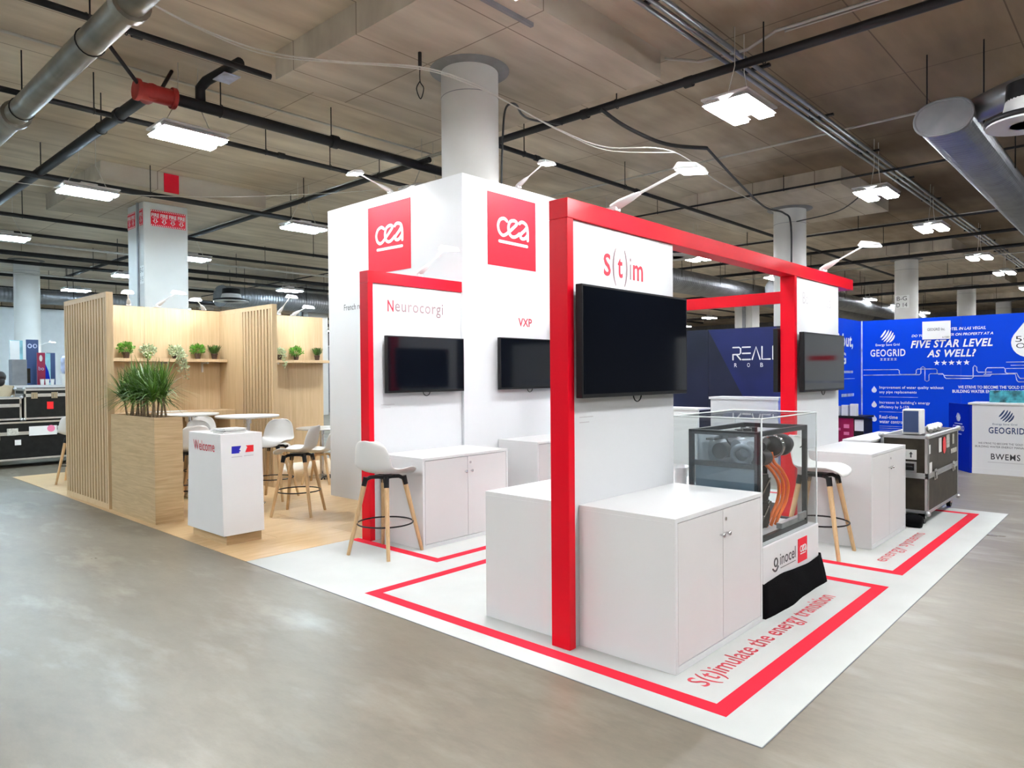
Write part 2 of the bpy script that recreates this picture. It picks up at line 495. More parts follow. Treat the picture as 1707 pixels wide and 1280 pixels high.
class Thing:
    def __init__(s, name, label, cat, loc=(0, 0, 0), rz=0.0, group=None, kind=None):
        s.o = bpy.data.objects.new(name, None); COL.objects.link(s.o)
        s.o.empty_display_size = 0.1
        s.loc = Vector(loc); s.o.location = s.loc; s.o.rotation_euler = (0, 0, rz); s.rz = rz
        tag(s.o, label, cat, group, kind)
    def part(s, name, mb, m, parent=None, bv=0, local=False, label=None, fix=True, kind=None):
        # world coordinates unless local; a sub-part hangs below `parent`
        me = mesh_of(name, mb, m, Vector((0, 0, 0)) if local else s.loc, fix)
        return s.mesh(name, me, parent, bv, label, kind)
    def mesh(s, name, me, parent=None, bv=0, label=None, kind=None):
        o = bpy.data.objects.new(name, me); COL.objects.link(o)
        o.parent = parent or s.o
        bevel(o, bv)
        if label: o['label'] = label
        if kind: o['kind'] = kind
        return o

def single(name, mb, m, label, cat, group=None, kind=None, bv=0, loc=(0, 0, 0), fix=True):
    me = mesh_of(name, mb, m, Vector(loc), fix)
    o = bpy.data.objects.new(name, me); COL.objects.link(o); o.location = loc
    bevel(o, bv)
    return tag(o, label, cat, group, kind)

def copy_tree(o, parent=None):
    c = o.copy(); COL.objects.link(c); c.parent = parent
    for ch in o.children: copy_tree(ch, c)
    return c

TXT = {}
def text_poly(s, shear=0.0, bold=0.0, spacing=1.0):
    key = (s, shear, bold, spacing)
    if key in TXT: return TXT[key]
    cu = bpy.data.curves.new('t', 'FONT'); cu.body = s; cu.size = 1; cu.shear = shear; cu.offset = bold; cu.space_character = spacing
    cu.resolution_u = 3; cu.align_x = 'LEFT'
    ob = bpy.data.objects.new('t', cu); COL.objects.link(ob)
    dg = bpy.context.evaluated_depsgraph_get()
    me = bpy.data.meshes.new_from_object(ob.evaluated_get(dg))
    V = [tuple(v.co) for v in me.vertices]; F = [tuple(p.vertices) for p in me.polygons]
    bpy.data.objects.remove(ob); bpy.data.curves.remove(cu); bpy.data.meshes.remove(me)
    TXT[key] = (V, F)
    return V, F

def text(th, name, s, fr, w, h, m, shear=0.0, bold=0.0, parent=None, align='L', t=0.002, spacing=1.0, label=None):
    # fits the string into a w x h box whose lower left corner (or centre) is the frame's origin
    V, F = text_poly(s, shear, bold, spacing)
    x0, x1 = min(v[0] for v in V), max(v[0] for v in V)
    y0, y1 = min(v[1] for v in V), max(v[1] for v in V)
    o, u, v, n = fr
    sx, sy = w / (x1 - x0), h / (y1 - y0)
    dx = -w / 2 if align == 'C' else 0
    dy = -h / 2 if align == 'C' else 0
    mb = MB()
    mb.add([o + u * ((p[0] - x0) * sx + dx) + v * ((p[1] - y0) * sy + dy) + n * t for p in V], F)
    return th.part(name, mb, m, parent, fix=False, label=label)

def spline(pts, k=6, closed=False):
    out = []
    P = [Vector(p) for p in pts]; n = len(P)
    rng = range(n) if closed else range(n - 1)
    for i in rng:
        p0 = P[(i - 1) % n] if (closed or i > 0) else P[i]
        p1, p2 = P[i], P[(i + 1) % n]
        p3 = P[(i + 2) % n] if (closed or i + 2 < n) else p2
        for j in range(k):
            t = j / k
            out.append(0.5 * ((2 * p1) + (p2 - p0) * t + (2 * p0 - 5 * p1 + 4 * p2 - p3) * t * t + (3 * p1 - p0 - 3 * p2 + p3) * t ** 3))
    if not closed: out.append(P[-1])
    return out

def text_words(th, name, s, fr, w, h, m, t=0.002, bold=0.0):
    # like text(), but every word is a part of its own
    V, F = text_poly(s, 0.0, bold)
    x0, x1 = min(v[0] for v in V), max(v[0] for v in V)
    y0, y1 = min(v[1] for v in V), max(v[1] for v in V)
    sx, sy = w / (x1 - x0), h / (y1 - y0)
    o, u, v, n = fr
    i = 0
    for word in s.split(' '):
        end = max(p[0] for p in text_poly(s[:i + len(word)], 0.0, bold)[0])
        WV, WF = text_poly(word, 0.0, bold)
        sh = end - max(p[0] for p in WV)
        mb = MB()
        mb.add([o + u * ((p[0] + sh - x0) * sx) + v * ((p[1] - y0) * sy) + n * t for p in WV], WF)
        th.part(name, mb, m, fix=False)
        i += len(word) + 1
# ------------------------------------------------------------------ hall shell
def struct(name, mb, m, parent=None, bv=0):
    o = bpy.data.objects.new(name, mesh_of(name, mb, m)); COL.objects.link(o)
    if parent: o.parent = parent
    else: o['kind'] = 'structure'
    return bevel(o, bv)
H0, H1, ZC, ZD = -13.0, 50.0, 5.38, 5.05
struct('floor', MB().box(H0, H0, -0.3, H1, H1, 0), 'polished_concrete')
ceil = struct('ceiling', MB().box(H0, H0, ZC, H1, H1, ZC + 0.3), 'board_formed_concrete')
struct('wall_near', MB().box(H0, H0 - 0.3, 0, H1, H0, ZC), 'hall_wall')
struct('wall_left', MB().box(H0 - 0.3, H0, 0, H0, H1, ZC), 'hall_wall')
struct('wall_right', MB().box(H1, H0, 0, H1 + 0.3, H1, ZC), 'hall_wall')
struct('wall_far', MB().box(H0, H1, 0, H1, H1 + 0.3, ZC), 'hall_wall')
GX = [2.90, 12.45, 21.9, 31.2, 40.5]
GY = [-4.65, 4.68, 14.05, 23.6, 33.0]
for X in GX:
    for Y in GY:
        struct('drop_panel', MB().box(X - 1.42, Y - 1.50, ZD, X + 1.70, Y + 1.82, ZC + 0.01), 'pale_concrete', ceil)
COLLAB = {(0, 1): 'round pale grey concrete column rising out of the white logo tower',
          (1, 1): 'round pale column behind the red beam, black cables strapped to it',
          (2, 1): 'round column above the blue wall with sign reading B-G D 14',
          (3, 1): 'second round column above the blue wall, right of the numbered one',
          (4, 1): 'farthest small round column at the right above the blue wall',
          (0, 3): 'round white column at far left above the banners',
          (1, 3): 'grey column seen above the wooden back wall beside the white tower'}
for i, X in enumerate(GX):
    for j, Y in enumerate(GY):
        if j == 0: continue
        if j == 2 and i == 0: continue
        if (i, j) in ((1, 2),): continue
        lab = COLLAB.get((i, j))
        t = Thing('concrete_column', lab or 'distant pale column half hidden among the far ceiling pipes', 'column', (X, Y, 0), group=None if lab else 'distant columns')
        if j == 2 or (i, j) == (1, 3):
            t.part('shaft', MB().box(X - 0.45, Y - 0.45, 0, X + 0.45, Y + 0.45, ZD), 'column_paint', bv=0.02)
            t.part('conduit_strip', MB().box(X - 0.52, Y - 0.12, 0, X - 0.45, Y + 0.02, ZD), 'mid_grey')
        else:
            t.part('shaft', MB().cyl((X, Y, 0), (X, Y, ZD), 0.33, n=40), 'column_paint')
            t.part('joint_ring', MB().lathe([(0.331, -0.004), (0.334, 0), (0.331, 0.004)], (X, Y, 4.72), 40), 'mid_grey')
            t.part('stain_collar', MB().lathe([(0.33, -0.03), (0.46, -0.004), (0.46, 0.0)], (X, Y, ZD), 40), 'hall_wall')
        if (i, j) == (2, 1):
            fr = fx(X - 0.335, Y - 0.08, 3.72)
            s = t.part('sign_plate', MB().flat([(-0.33, -0.2), (0.08, -0.2), (0.08, 0.2), (-0.33, 0.2)], fr), 'paper')
            text(t, 'lettering', 'B-G', fx(X - 0.34, Y + 0.045, 3.82), 0.28, 0.13, 'black_letter', parent=s, align='C')
            text(t, 'lettering', 'D 14', fx(X - 0.34, Y + 0.045, 3.62), 0.3, 0.13, 'black_letter', parent=s, align='C')
# square column with the red FIRE signs
X0, X1, Y0, Y1 = 2.58, 3.45, 13.65, 14.5
t = Thing('concrete_column', 'square cream column with a red FIRE sign banded round its top', 'column', (3.0, 14.1, 0))
t.part('shaft', MB().box(X0, Y0, 0, X1, Y1, ZD), 'column_paint', bv=0.02)
t.part('conduit_strip', MB().box(X0 - 0.03, Y0 + 0.24, 0, X0, Y0 + 0.29, ZD), 'mid_grey')
def fire_sign(fr, w, h, n):
    s = t.part('fire_sign', MB().flat([(0, 0), (w, 0), (w, h), (0, h)], fr, 0.006), 'red_print', label='red fire sign')
    o, u, v, nn = fr
    f2 = (o + nn * 0.006, u, v, nn)
    mb = MB()
    k = int(w / 0.035)
    for i in range(k):
        x = i * w / k
        for y in (0.004, h - 0.034):
            mb.flat([(x, y), (x + 0.014, y), (x + 0.026, y + 0.03), (x + 0.012, y + 0.03)], f2, 0.001)
    for i in range(n):
        c = (i + 0.5) * w / n
        mb.flat([(c - 0.028, 0.145), (c - 0.028, 0.105), (c - 0.055, 0.105), (c, 0.05), (c + 0.055, 0.105), (c + 0.028, 0.105), (c + 0.028, 0.145)], f2, 0.001)
        mb.flat([(c - 0.06, 0.16), (c + 0.06, 0.16), (c + 0.06, 0.167), (c - 0.06, 0.167)], f2, 0.001)
    t.part('arrows', mb, 'white_letter', s)
    mb = MB()
    for i in range(n):
        c = (i + 0.5) * w / n
        mb.flat([(c - 0.012, 0.14), (c - 0.012, 0.095), (c - 0.03, 0.095), (c, 0.065), (c + 0.03, 0.095), (c + 0.012, 0.095), (c + 0.012, 0.14)], (f2[0] + nn * 0.001, u, v, nn), 0.001)
    t.part('arrow_cores', mb, 'red_print', s)
    for i in range(n):
        c = (i + 0.5) * w / n
        text(t, 'lettering', 'FIRE', (o + u * c + v * 0.22 + nn * 0.006, u, v, nn), w / n * 0.86, 0.075, 'white_letter', bold=0.03, parent=s, align='C')
fire_sign(fy(2.72, Y0, 4.58), 0.68, 0.325, 4)
fire_sign(fx(X0, Y0 + 0.20, 4.58), 0.17, 0.325, 1)
fire_sign(fx(X0, Y1 - 0.02, 4.58), 0.4, 0.325, 2)
s = t.part('sign_plate', MB().flat([(0, 0), (0.2, 0), (0.2, 0.36), (0, 0.36)], fx(X0, Y0 + 0.21, 3.42), 0.004), 'paper')
text(t, 'lettering', 'B-G', fx(X0 - 0.005, Y0 + 0.11, 3.69), 0.15, 0.1, 'black_letter', parent=s, align='C')
text(t, 'lettering', 'F 15', fx(X0 - 0.005, Y0 + 0.11, 3.51), 0.15, 0.1, 'black_letter', parent=s, align='C')
# red plate on the drop panel edge next to it
single('marker_plate', MB().box(2.55, 12.53, 5.02, 2.82, 12.545, 5.37), 'red_print', 'blank red rectangular plate hung on the ceiling drop panel edge', 'plate')

# ------------------------------------------------------------------ floor coverings
G = 0.004
t = Thing('exhibition_carpet', 'white exhibition carpet with red outlined rectangles under the booth', 'carpet', (3.2, 2.2, 0))
t.part('pile', MB().box(0, 0, 0, 6.39, 4.42, G), 'white_carpet')
def frame_stripe(x0, y0, x1, y1, w, lab=None):
    mb = MB()
    for a in ((x0, y0, x1, y0 + w), (x0, y1 - w, x1, y1), (x0, y0 + w, x0 + w, y1 - w), (x1 - w, y0 + w, x1, y1 - w)):
        mb.box(a[0], a[1], G, a[2], a[3], G + 0.0012)
    return t.part('red_stripe', mb, 'red_carpet', label=lab)
frame_stripe(0.142, 0.225, 2.72, 2.955, 0.09)
frame_stripe(3.10, 0.23, 6.185, 2.955, 0.09)
mb = MB()
mb.box(1.03, 3.19, G, 1.12, 4.42, G + 0.0012).box(1.12, 3.19, G, 4.4, 3.28, G + 0.0012)
t.part('red_stripe', mb, 'red_carpet')
text_words(t, 'lettering', 'S(t)imulate the energy transition', fz(0.36, 0.395, G + 0.0002), 1.88, 0.155, 'red_letter', t=0.001, bold=0.01)
text_words(t, 'lettering', 'energy systems', fz(3.43, 0.40, G + 0.0002), 1.35, 0.12, 'red_letter', t=0.001)
t.part('edge_tape', MB().box(0, -0.004, 0, 6.39, 0, G * 0.8).box(-0.004, 0, 0, 0, 4.42, G * 0.8), 'mid_grey')

t = Thing('wood_floor', 'oak look floor under the lounge area beside the white carpet', 'floor covering', (2.0, 8.0, 0))
rows = 0
W = 0.61
yy = 4.424
mb_rows = []
while yy < 12.05:
    y1 = min(yy + W, 12.05)
    xx = 0.0 - (0.6 if rows % 2 else 0.0)
    while xx < 4.6:
        a, b = max(xx, 0.0), min(xx + 1.22, 4.6)
        if b - a > 0.02:
            # hidden under the tower from x 2.31 and y below 6.7: skip those boards
            if not (a > 2.4 and y1 < 6.6):
                t.part('floor_board', MB().box(a + 0.001, yy + 0.001, 0, b - 0.001, y1 - 0.001, G), 'oak_floor')
        xx += 1.22
    yy += W; rows += 1
# ------------------------------------------------------------------ ceiling luminaires
ROWX = [-8.2, -4.4, 0.93, 4.78, 9.95, 13.8, 19.0, 23.0, 28.3, 32.2, 37.4]
ROWY = [-6.95, -1.7, 2.28, 7.62, 11.4, 16.6, 20.9, 25.7, 30.0, 35.0, 39.3]
LAMP = {(0.93, 7.62): 'large ceiling light hanging left of the column, lit brightest at upper left',
        (0.93, 11.4): 'hanging ceiling light left of the red FIRE sign column',
        (0.93, 16.6): 'hanging ceiling light cut off by the left edge of the picture',
        (4.78, 11.4): 'hanging ceiling light just left of the white logo tower',
        (4.78, 16.6): 'hanging ceiling light at the right side of the FIRE sign column',
        (4.78, 2.28): 'large twin ceiling light hanging above the lamp with the long arm',
        (9.95, 2.28): 'second twin ceiling light along the strut channel, beyond the round column',
        (13.8, 2.28): 'third twin ceiling light along the strut channel',
        (19.0, 2.28): 'fourth twin ceiling light along the strut channel at far right',
        (0.93, 2.28): 'ceiling light at the top edge of the picture above the tower',
        (13.8, 7.62): 'ceiling light seen just below the red beam'}
def make_light():
    t = Thing('ceiling_light', 'x', 'ceiling light', (0, 0, 0))
    mb = MB().box(-0.40, -0.27, 0.05, 0.40, 0.27, 0.075).box(-0.12, -0.1, 0.075, 0.12, 0.1, 0.14)
    t.part('housing', mb, 'fixture_white', local=True, bv=0.006)
    for s in (-1, 1):
        c = s * 0.15
        t.part('reflector', MB().hull([(-0.36, c - 0.07, 0.045), (0.36, c - 0.07, 0.045), (0.36, c + 0.07, 0.045), (-0.36, c + 0.07, 0.045)],
                                      [(-0.39, c - 0.11, 0.0), (0.39, c - 0.11, 0.0), (0.39, c + 0.11, 0.0), (-0.39, c + 0.11, 0.0)]), 'fixture_white', local=True)
        t.part('lamp_tube', MB().box(-0.375, c - 0.085, -0.028, 0.375, c + 0.085, -0.004), 'tube_glow', local=True)
    mb = MB()
    for x in (-0.3, 0.3): mb.tube([(x, 0, 0.075), (x * 0.4, 0, 0.45), (x * 0.4, 0, 0.88)], 0.005, 6)
    t.part('hanger_wire', mb, 'cable_white', local=True)
    return t.o
proto = make_light()
COOL = [mesh_of('lamp_tube', MB().box(-0.375, c - 0.085, -0.028, 0.375, c + 0.085, -0.004), 'tube_glow_cool') for c in (-0.15, 0.15)]
first = True
for X in ROWX:
    for Y in ROWY:
        if X > 30 and Y > 30: continue
        if X < 0 and Y > 22: continue
        if Y < 0 and X > 11: continue
        o = proto if first else copy_tree(proto)
        first = False
        o.location = (X, Y, 4.5)
        if Y > 10 and X < 12:
            for ch in o.children:
                if ch.name.startswith('lamp_tube'): ch.data = COOL[0 if ch.data.vertices[0].co.y < 0 else 1]
        k = (X, Y)
        o['label'] = LAMP.get(k, 'far hanging ceiling light, one of the rows receding under the ceiling' if X + Y > 12 else 'hanging ceiling light overhead in front of the booth')
        o['group'] = 'hanging ceiling lights'

# ------------------------------------------------------------------ pipes, conduits, cables, ducts
_LAST = [None]
def pipe(name, pts, r, m, label, group=None, hang=(), couple=(), n=12):
    p0 = Vector(pts[0])
    t = Thing(name, label, 'pipe' if 'duct' not in name else 'duct', p0, group=group)
    t.part('run', MB().tube(pts, r, n), m)
    for h in hang:
        mb = MB().cyl((h[0], h[1], h[2] + r), (h[0], h[1], ZC), 0.008, n=6)
        d = (Vector(pts[-1]) - Vector(pts[0])).normalized()
        mb.ring(h, r + 0.006, 0.006, 20, 5, d)
        t.part('hanger_rod', mb, 'pipe_black')
    for c in couple:
        d = (Vector(pts[-1]) - Vector(pts[0])).normalized()
        t.part('coupling', MB().cyl(Vector(c) - d * 0.05, Vector(c) + d * 0.05, r * 1.3, n=n), m)
    _LAST[0] = t
    return t
pipe('drain_pipe', [(-0.575, 3.0, 4.7), (-0.575, 22, 4.7)], 0.125, 'pipe_grey', 'thick mottled grey pipe crossing the upper left corner',
     hang=[(-0.575, 6.2, 4.7), (-0.575, 8.6, 4.7), (-0.575, 11.5, 4.7)], couple=[(-0.575, 5.2, 4.7), (-0.575, 8.9, 4.7)], n=20)
pipe('sprinkler_pipe', [(-6, 6.65, 5.12), (1.48, 6.62, 5.12)], 0.035, 'pipe_black', 'black pipe running from the top left edge to the ceiling drop panel',
     hang=[(-0.1, 6.65, 5.12)], couple=[(0.0, 6.65, 5.12)])
pipe('conduit_run', [(-6, 8.15, 5.33), (5.2, 8.0, 5.33)], 0.016, 'conduit', 'thin pale conduit fixed flat along the ceiling behind the red valve')
pipe('sprinkler_main', [(0.45, 7.55, 4.9), (14.0, 7.48, 4.9)], 0.07, 'pipe_black', 'thick black sprinkler main leading from the red valve to the round column',
     hang=[(2.9, 7.52, 4.9), (1.3, 7.54, 4.9), (6, 7.5, 4.9)], couple=[(2.95, 7.52, 4.9)], n=16)
pipe('sprinkler_main', [(0.47, 7.6, 4.9), (0.5, 22, 4.9)], 0.07, 'pipe_black', 'thick black sprinkler main leading from the red valve into the far left',
     hang=[(0.48, 9.3, 4.9), (0.49, 12.2, 4.9)], couple=[(0.48, 8.6, 4.9)], n=16)
t = Thing('pipe_valve', 'rusty red valve coupling on the black sprinkler main', 'valve', (0.5, 7.55, 4.9))
t.part('body', MB().cyl((0.32, 7.57, 4.9), (0.74, 7.55, 4.9), 0.10, n=16).cyl((0.47, 7.5, 4.9), (0.47, 7.72, 4.9), 0.095, n=16), 'valve_red')
t.part('flange', MB().cyl((0.30, 7.57, 4.9), (0.345, 7.57, 4.9), 0.125, n=16), 'valve_red'); t.part('flange', MB().cyl((0.70, 7.55, 4.9), (0.745, 7.55, 4.9), 0.125, n=16), 'valve_red')
t.part('brace', MB().cyl((0.6, 7.6, 4.98), (0.85, 7.9, ZC - 0.01), 0.022, n=8).cyl((0.3, 7.5, 4.95), (-0.35, 7.1, ZC - 0.01), 0.022, n=8), 'pipe_black')
pipe('riser_pipe', [(1.05, 7.55, 4.95), (1.05, 7.55, 5.12), (1.06, 7.4, 5.17), (1.1, 6.62, 5.17)], 0.06, 'pipe_black', 'bent black riser pipe with labels joining two black pipes near the valve')
t = _LAST[0]
t.part('label_plate', MB().box(1.0, 6.8, 5.08, 1.2, 7.1, 5.09), 'lilac_print', label='pale pipe label')
pipe('sprinkler_pipe', [(-6, 8.72, 4.9), (16, 8.55, 4.9)], 0.035, 'pipe_black', 'thin black sprinkler line passing behind the brightest upper left light',
     hang=[(0.2, 8.66, 4.9), (2.5, 8.64, 4.9), (3.6, 8.63, 4.9)], couple=[(2.75, 8.64, 4.9)])
pipe('sprinkler_pipe', [(4.55, 7.3, 4.95), (4.55, 26, 4.95)], 0.045, 'pipe_black', 'black pipe receding left of the column towards the far left',
     hang=[(4.55, 8.6, 4.95), (4.55, 11.0, 4.95)])
for k, dx in enumerate((0.12, 0.19)):
    pipe('conduit_run', [(4.62 + dx, 6.6, 5.1), (4.62 + dx, 26, 5.1)], 0.014, 'conduit', ['upper', 'lower'][k] + ' pale conduit strapped beside the black pipe left of the column')
pipe('sprinkler_pipe', [(4.72, 6.0, 4.98), (4.80, -9, 4.98)], 0.05, 'pipe_black', 'long black pipe rising from the column to the top right of the picture',
     hang=[(4.74, 3.9, 4.98), (4.77, 2.0, 4.98)], couple=[(4.74, 4.4, 4.98), (4.76, 2.9, 4.98)])
pipe('conduit_run', [(4.66, 3.15, 5.3), (4.72, 2.75, 5.16), (4.80, 2.2, 5.15), (4.86, 1.9, 5.28), (4.93, 0.6, 5.28), (5.1, -8, 5.28)], 0.017, 'conduit', 'pale kinked conduit above the long black pipe at upper right')
pipe('conduit_run', [(4.98, 1.85, 5.3), (5.05, 0.5, 5.3), (5.2, -8, 5.3)], 0.012, 'conduit', 'second thinner pale conduit at upper right')
for k in range(3):
    y = 2.28 + 0.1 * k
    pipe('strut_channel', [(-2, y + 0.06, 5.14), (40, y - 0.15, 5.14)], 0.025, 'duct_metal', ['nearest', 'middle', 'farthest'][k] + ' of three parallel steel conduits running away along the ceiling right of centre', group='parallel steel conduits', n=8)
t = Thing('strut_hangers', 'row of dark trapeze hangers carrying the three parallel conduits', 'hanger', (1.0, 2.4, ZC))
for i in range(14):
    t.part('hanger_bar', MB().box(1.0 + i * 2.2, 2.2, 5.17, 1.05 + i * 2.2, 2.56, 5.2).cyl((1.02 + i * 2.2, 2.53, 5.18), (1.02 + i * 2.2, 2.53, ZC), 0.008, n=6), 'pipe_black')
pipe('sprinkler_pipe', [(4.7, 5.98, 4.92), (26, 5.7, 4.92)], 0.035, 'pipe_black', 'thin black pipe running right from the column behind the small arm lamps',
     hang=[(5.3, 5.97, 4.92), (8.0, 5.93, 4.92)], couple=[(5.6, 5.97, 4.92), (8.4, 5.93, 4.92)])
pipe('sprinkler_pipe', [(-3, 12.25, 4.85), (20, 12.25, 4.85)], 0.05, 'pipe_black', 'black pipe just above the FIRE sign, with a small red fitting', hang=[(2.2, 12.25, 4.85), (5, 12.25, 4.85)])
for Y, z, r in ((15.6, 4.8, .04), (18.2, 4.9, .04), (20.0, 4.7, .06), (22.0, 4.75, .05), (24.6, 4.7, .05), (26.5, 4.5, .06), (28.0, 4.6, .05), (30.5, 4.5, .07), (33, 4.4, .07), (36, 4.6, .06), (39, 4.4, .08)):
    pipe('sprinkler_pipe', [(-4, Y, z), (38, Y, z)], r, 'pipe_black', 'thin dark pipe under the far ceiling at the left, one of many', group='far pipes', hang=[(x, Y, z) for x in (1.0, 4.2, 7.6, 12)])
for Y, z in ((19.2, 4.85), (23.2, 4.6), (29.0, 4.55), (34.0, 4.3)):
    pipe('conduit_run', [(-4, Y, z), (38, Y, z)], 0.03, 'conduit', 'thin pale conduit under the far ceiling, one of several', group='far conduits')
for X, z, r in ((10.9, 5.1, .02), (15.5, 5.0, .025), (17.6, 4.9, .04), (20.2, 4.9, .05), (25.2, 4.8, .06), (29.5, 4.8, .06), (35, 4.7, .07)):
    pipe('sprinkler_pipe', [(X, -9, z), (X, 30, z)], r, 'pipe_black', 'thin dark pipe crossing under the right hand ceiling, one of several', group='crossing pipes', hang=[(X, 1.0, z), (X, 4.2, z), (X, 7, z)])
for X, z in ((8.6, 5.25), (16.4, 5.2), (22.4, 5.0)):
    pipe('conduit_run', [(X, -9, z), (X, 12, z)], 0.018, 'conduit', 'thin pale conduit crossing the right hand ceiling, one of several', group='crossing conduits')

def spiral_duct(x0, x1, y, z, ry, rz, label, cap=True):
    t = Thing('spiral_duct', label, 'duct', (x0, y, z))
    prof, vs, fs = [], [], []
    n, m = 30, int((x1 - x0) / 0.05)
    for i in range(m + 1):
        k = 1.0 if i % 2 else 0.975
        for j in range(n):
            a = 2 * PI * j / n
            vs.append((x0 + (x1 - x0) * i / m, y + ry * k * math.copysign(abs(math.cos(a)) ** 0.7, math.cos(a)), z + rz * k * math.sin(a)))
    for i in range(m):
        for j in range(n):
            fs.append((i * n + j, i * n + (j + 1) % n, (i + 1) * n + (j + 1) % n, (i + 1) * n + j))
    mb = MB(); mb.add(vs, fs, False)
    t.part('ribbed_shell', mb, 'duct_metal')
    if cap:
        mb = MB(); mb.add(vs[:n], [tuple(range(n))]); mb.tube([(x0, y + ry * math.copysign(abs(math.cos(2 * PI * j / n)) ** 0.7, math.cos(2 * PI * j / n)), z + rz * math.sin(2 * PI * j / n)) for j in range(n + 1)], 0.015, 6)
        t.part('end_cap', mb, 'mid_grey')
    for i in range(int((x1 - x0) / 2.4)):
        x = x0 + 0.6 + 2.4 * i
        for s in (-1, 1): t.part('hanger_rod', MB().cyl((x, y + s * ry, z), (x, y + s * ry, ZC), 0.008, n=6), 'pipe_black')
    return t
spiral_duct(6.33, 26, 0.60, 4.4, 0.29, 0.19, 'oval ribbed metal duct hanging at the upper right edge')
t = pipe('branch_duct', [(6.8, 0.5, 4.5), (6.45, 0.1, 4.5), (6.05, -0.4, 4.48), (5.9, -1.6, 4.48), (5.9, -5, 4.48)], 0.14, 'duct_metal', 'round branch duct leaving the oval duct at the right edge', n=20)
def diffuser(x, y, z, label, R=0.42):
    t = Thing('ceiling_diffuser', label, 'air diffuser', (x, y, z))
    t.part('cone', MB().lathe([(R, 0.0), (R * 0.99, 0.03), (R * 0.6, 0.12), (R * 0.5, 0.3)], (x, y, z), 36), 'fixture_white')
    t.part('inner_ring', MB().lathe([(R * 0.78, 0.005), (R * 0.5, 0.06), (R * 0.45, 0.10)], (x, y, z), 32), 'fixture_white')
    t.part('core', MB().lathe([(R * 0.42, 0.0), (R * 0.2, 0.05), (0.02, 0.06)], (x, y, z), 28), 'fixture_white')
    t.part('shadow_ring', MB().lathe([(R * 1.0, 0.02), (R * 1.04, 0.03), (R * 1.04, 0.07), (R * 0.55, 0.12), (R * 0.5, 0.42)], (x, y, z), 32), 'pipe_black')
diffuser(6.05, -0.2, 4.05, 'round white air diffuser at the right edge below the oval duct', 0.36)
spiral_duct(10.0, 34, 9.4, 4.3, 0.5, 0.32, 'long ribbed duct seen between the two red beams')
diffuser(11.2, 6.75, 4.12, 'round white air diffuser seen between the two red beams', 0.5)
spiral_duct(8.4, 34, 22.8, 4.35, 0.55, 0.36, 'distant ribbed duct above the lounge partition')
diffuser(8.2, 21.6, 4.05, 'distant round diffuser above the lounge partition', 0.55)
spiral_duct(-6, 6.6, 24.2, 4.05, 0.3, 0.22, 'silver duct lying along the top of the far white wall at left')
spiral_duct(20, 40, 8.0, 4.3, 0.4, 0.3, 'distant duct at the right beyond the numbered column')

def cable(name, pts, r, m, label, k=8):
    mb = MB().tube(spline(pts, k), r, 6)
    return single(name, mb, m, label, 'cable', loc=pts[0])
W_ = [(-0.45, 5.42, 4.9), (0.14, 5.51, 4.86), (0.74, 5.4, 4.8), (1.34, 5.04, 4.78), (2.02, 4.52, 4.78), (2.50, 4.28, 4.7), (2.93, 4.18, 4.6), (3.67, 4.0, 4.42), (4.29, 3.76, 4.3), (5.14, 3.34, 4.35), (7.66, 3.93, 4.55), (11.47, 4.65, 4.85), (12.08, 4.68, 4.9)]
cable('hanging_wire', W_, 0.008, 'cable_white', 'white wire strung from the upper left past the column to the next column')
cable('hanging_wire', [(x + 0.01, y - 0.03, z - 0.02 - 0.012 * (k % 3)) for k, (x, y, z) in enumerate(W_[:10])], 0.006, 'cable_white', 'second white wire running beside the strung white wire')
cable('power_cable', [(3.25, 4.52, 3.75), (3.25, 4.5, 4.2), (3.2, 4.4, 4.62), (3.35, 4.38, 4.72), (3.65, 4.54, 4.72), (4.05, 4.71, 4.8), (4.7, 4.75, 4.92)], 0.014, 'cable_black', 'black cable looping off the round column above the white tower')
cable('power_cable', [(4.68, 4.1, 4.95), (4.99, 3.91, 4.75), (5.52, 3.65, 4.6), (6.21, 3.41, 4.65)], 0.026, 'cable_black', 'taped black cable bundle sagging from the long black pipe')
cable('power_cable', [(6.21, 3.41, 4.65), (8.04, 3.81, 4.62), (10.58, 4.44, 4.75), (11.8, 4.55, 4.85), (12.05, 4.5, 4.6), (12.05, 4.5, 3.2), (12.05, 4.5, 1.2)], 0.02, 'cable_black', 'black cable dropping from the ceiling to the second round column and down it')
cable('hanging_wire', [(-3.0, 11.5, 4.5), (0.9, 10.6, 4.35), (3.5, 8.2, 4.4), (5.2, 7.0, 4.8)], 0.005, 'cable_white', 'thin white wire crossing below the brightest upper left light')
cable('hanging_wire', [(12.1, 4.4, 4.7), (11.0, 3.2, 4.55), (9.95, 2.4, 4.62)], 0.012, 'cable_black', 'black cable sagging from the second column to a twin ceiling light')
mb = MB().cyl((2.19, 4.72, 4.90), (2.19, 4.72, ZD), 0.02, n=8)
mb.tube(spline([(2.19, 4.72, 4.90), (2.19, 4.72, 4.74), (2.215, 4.69, 4.66), (2.195, 4.72, 4.55), (2.165, 4.75, 4.66), (2.19, 4.72, 4.74)], 5), 0.006, 6)
single('cable_loop', mb, 'pipe_black', 'looped black cord hanging from the ceiling left of the column', 'cable')
mb = MB().box(1.9, 2.9, ZD - 0.03, 2.65, 2.94, ZD)
single('ceiling_rail', MB().box(1.75, 3.4, ZD - 0.04, 2.55, 3.44, ZD), 'mid_grey', 'short grey rail screwed to the ceiling above the tower', 'rail')
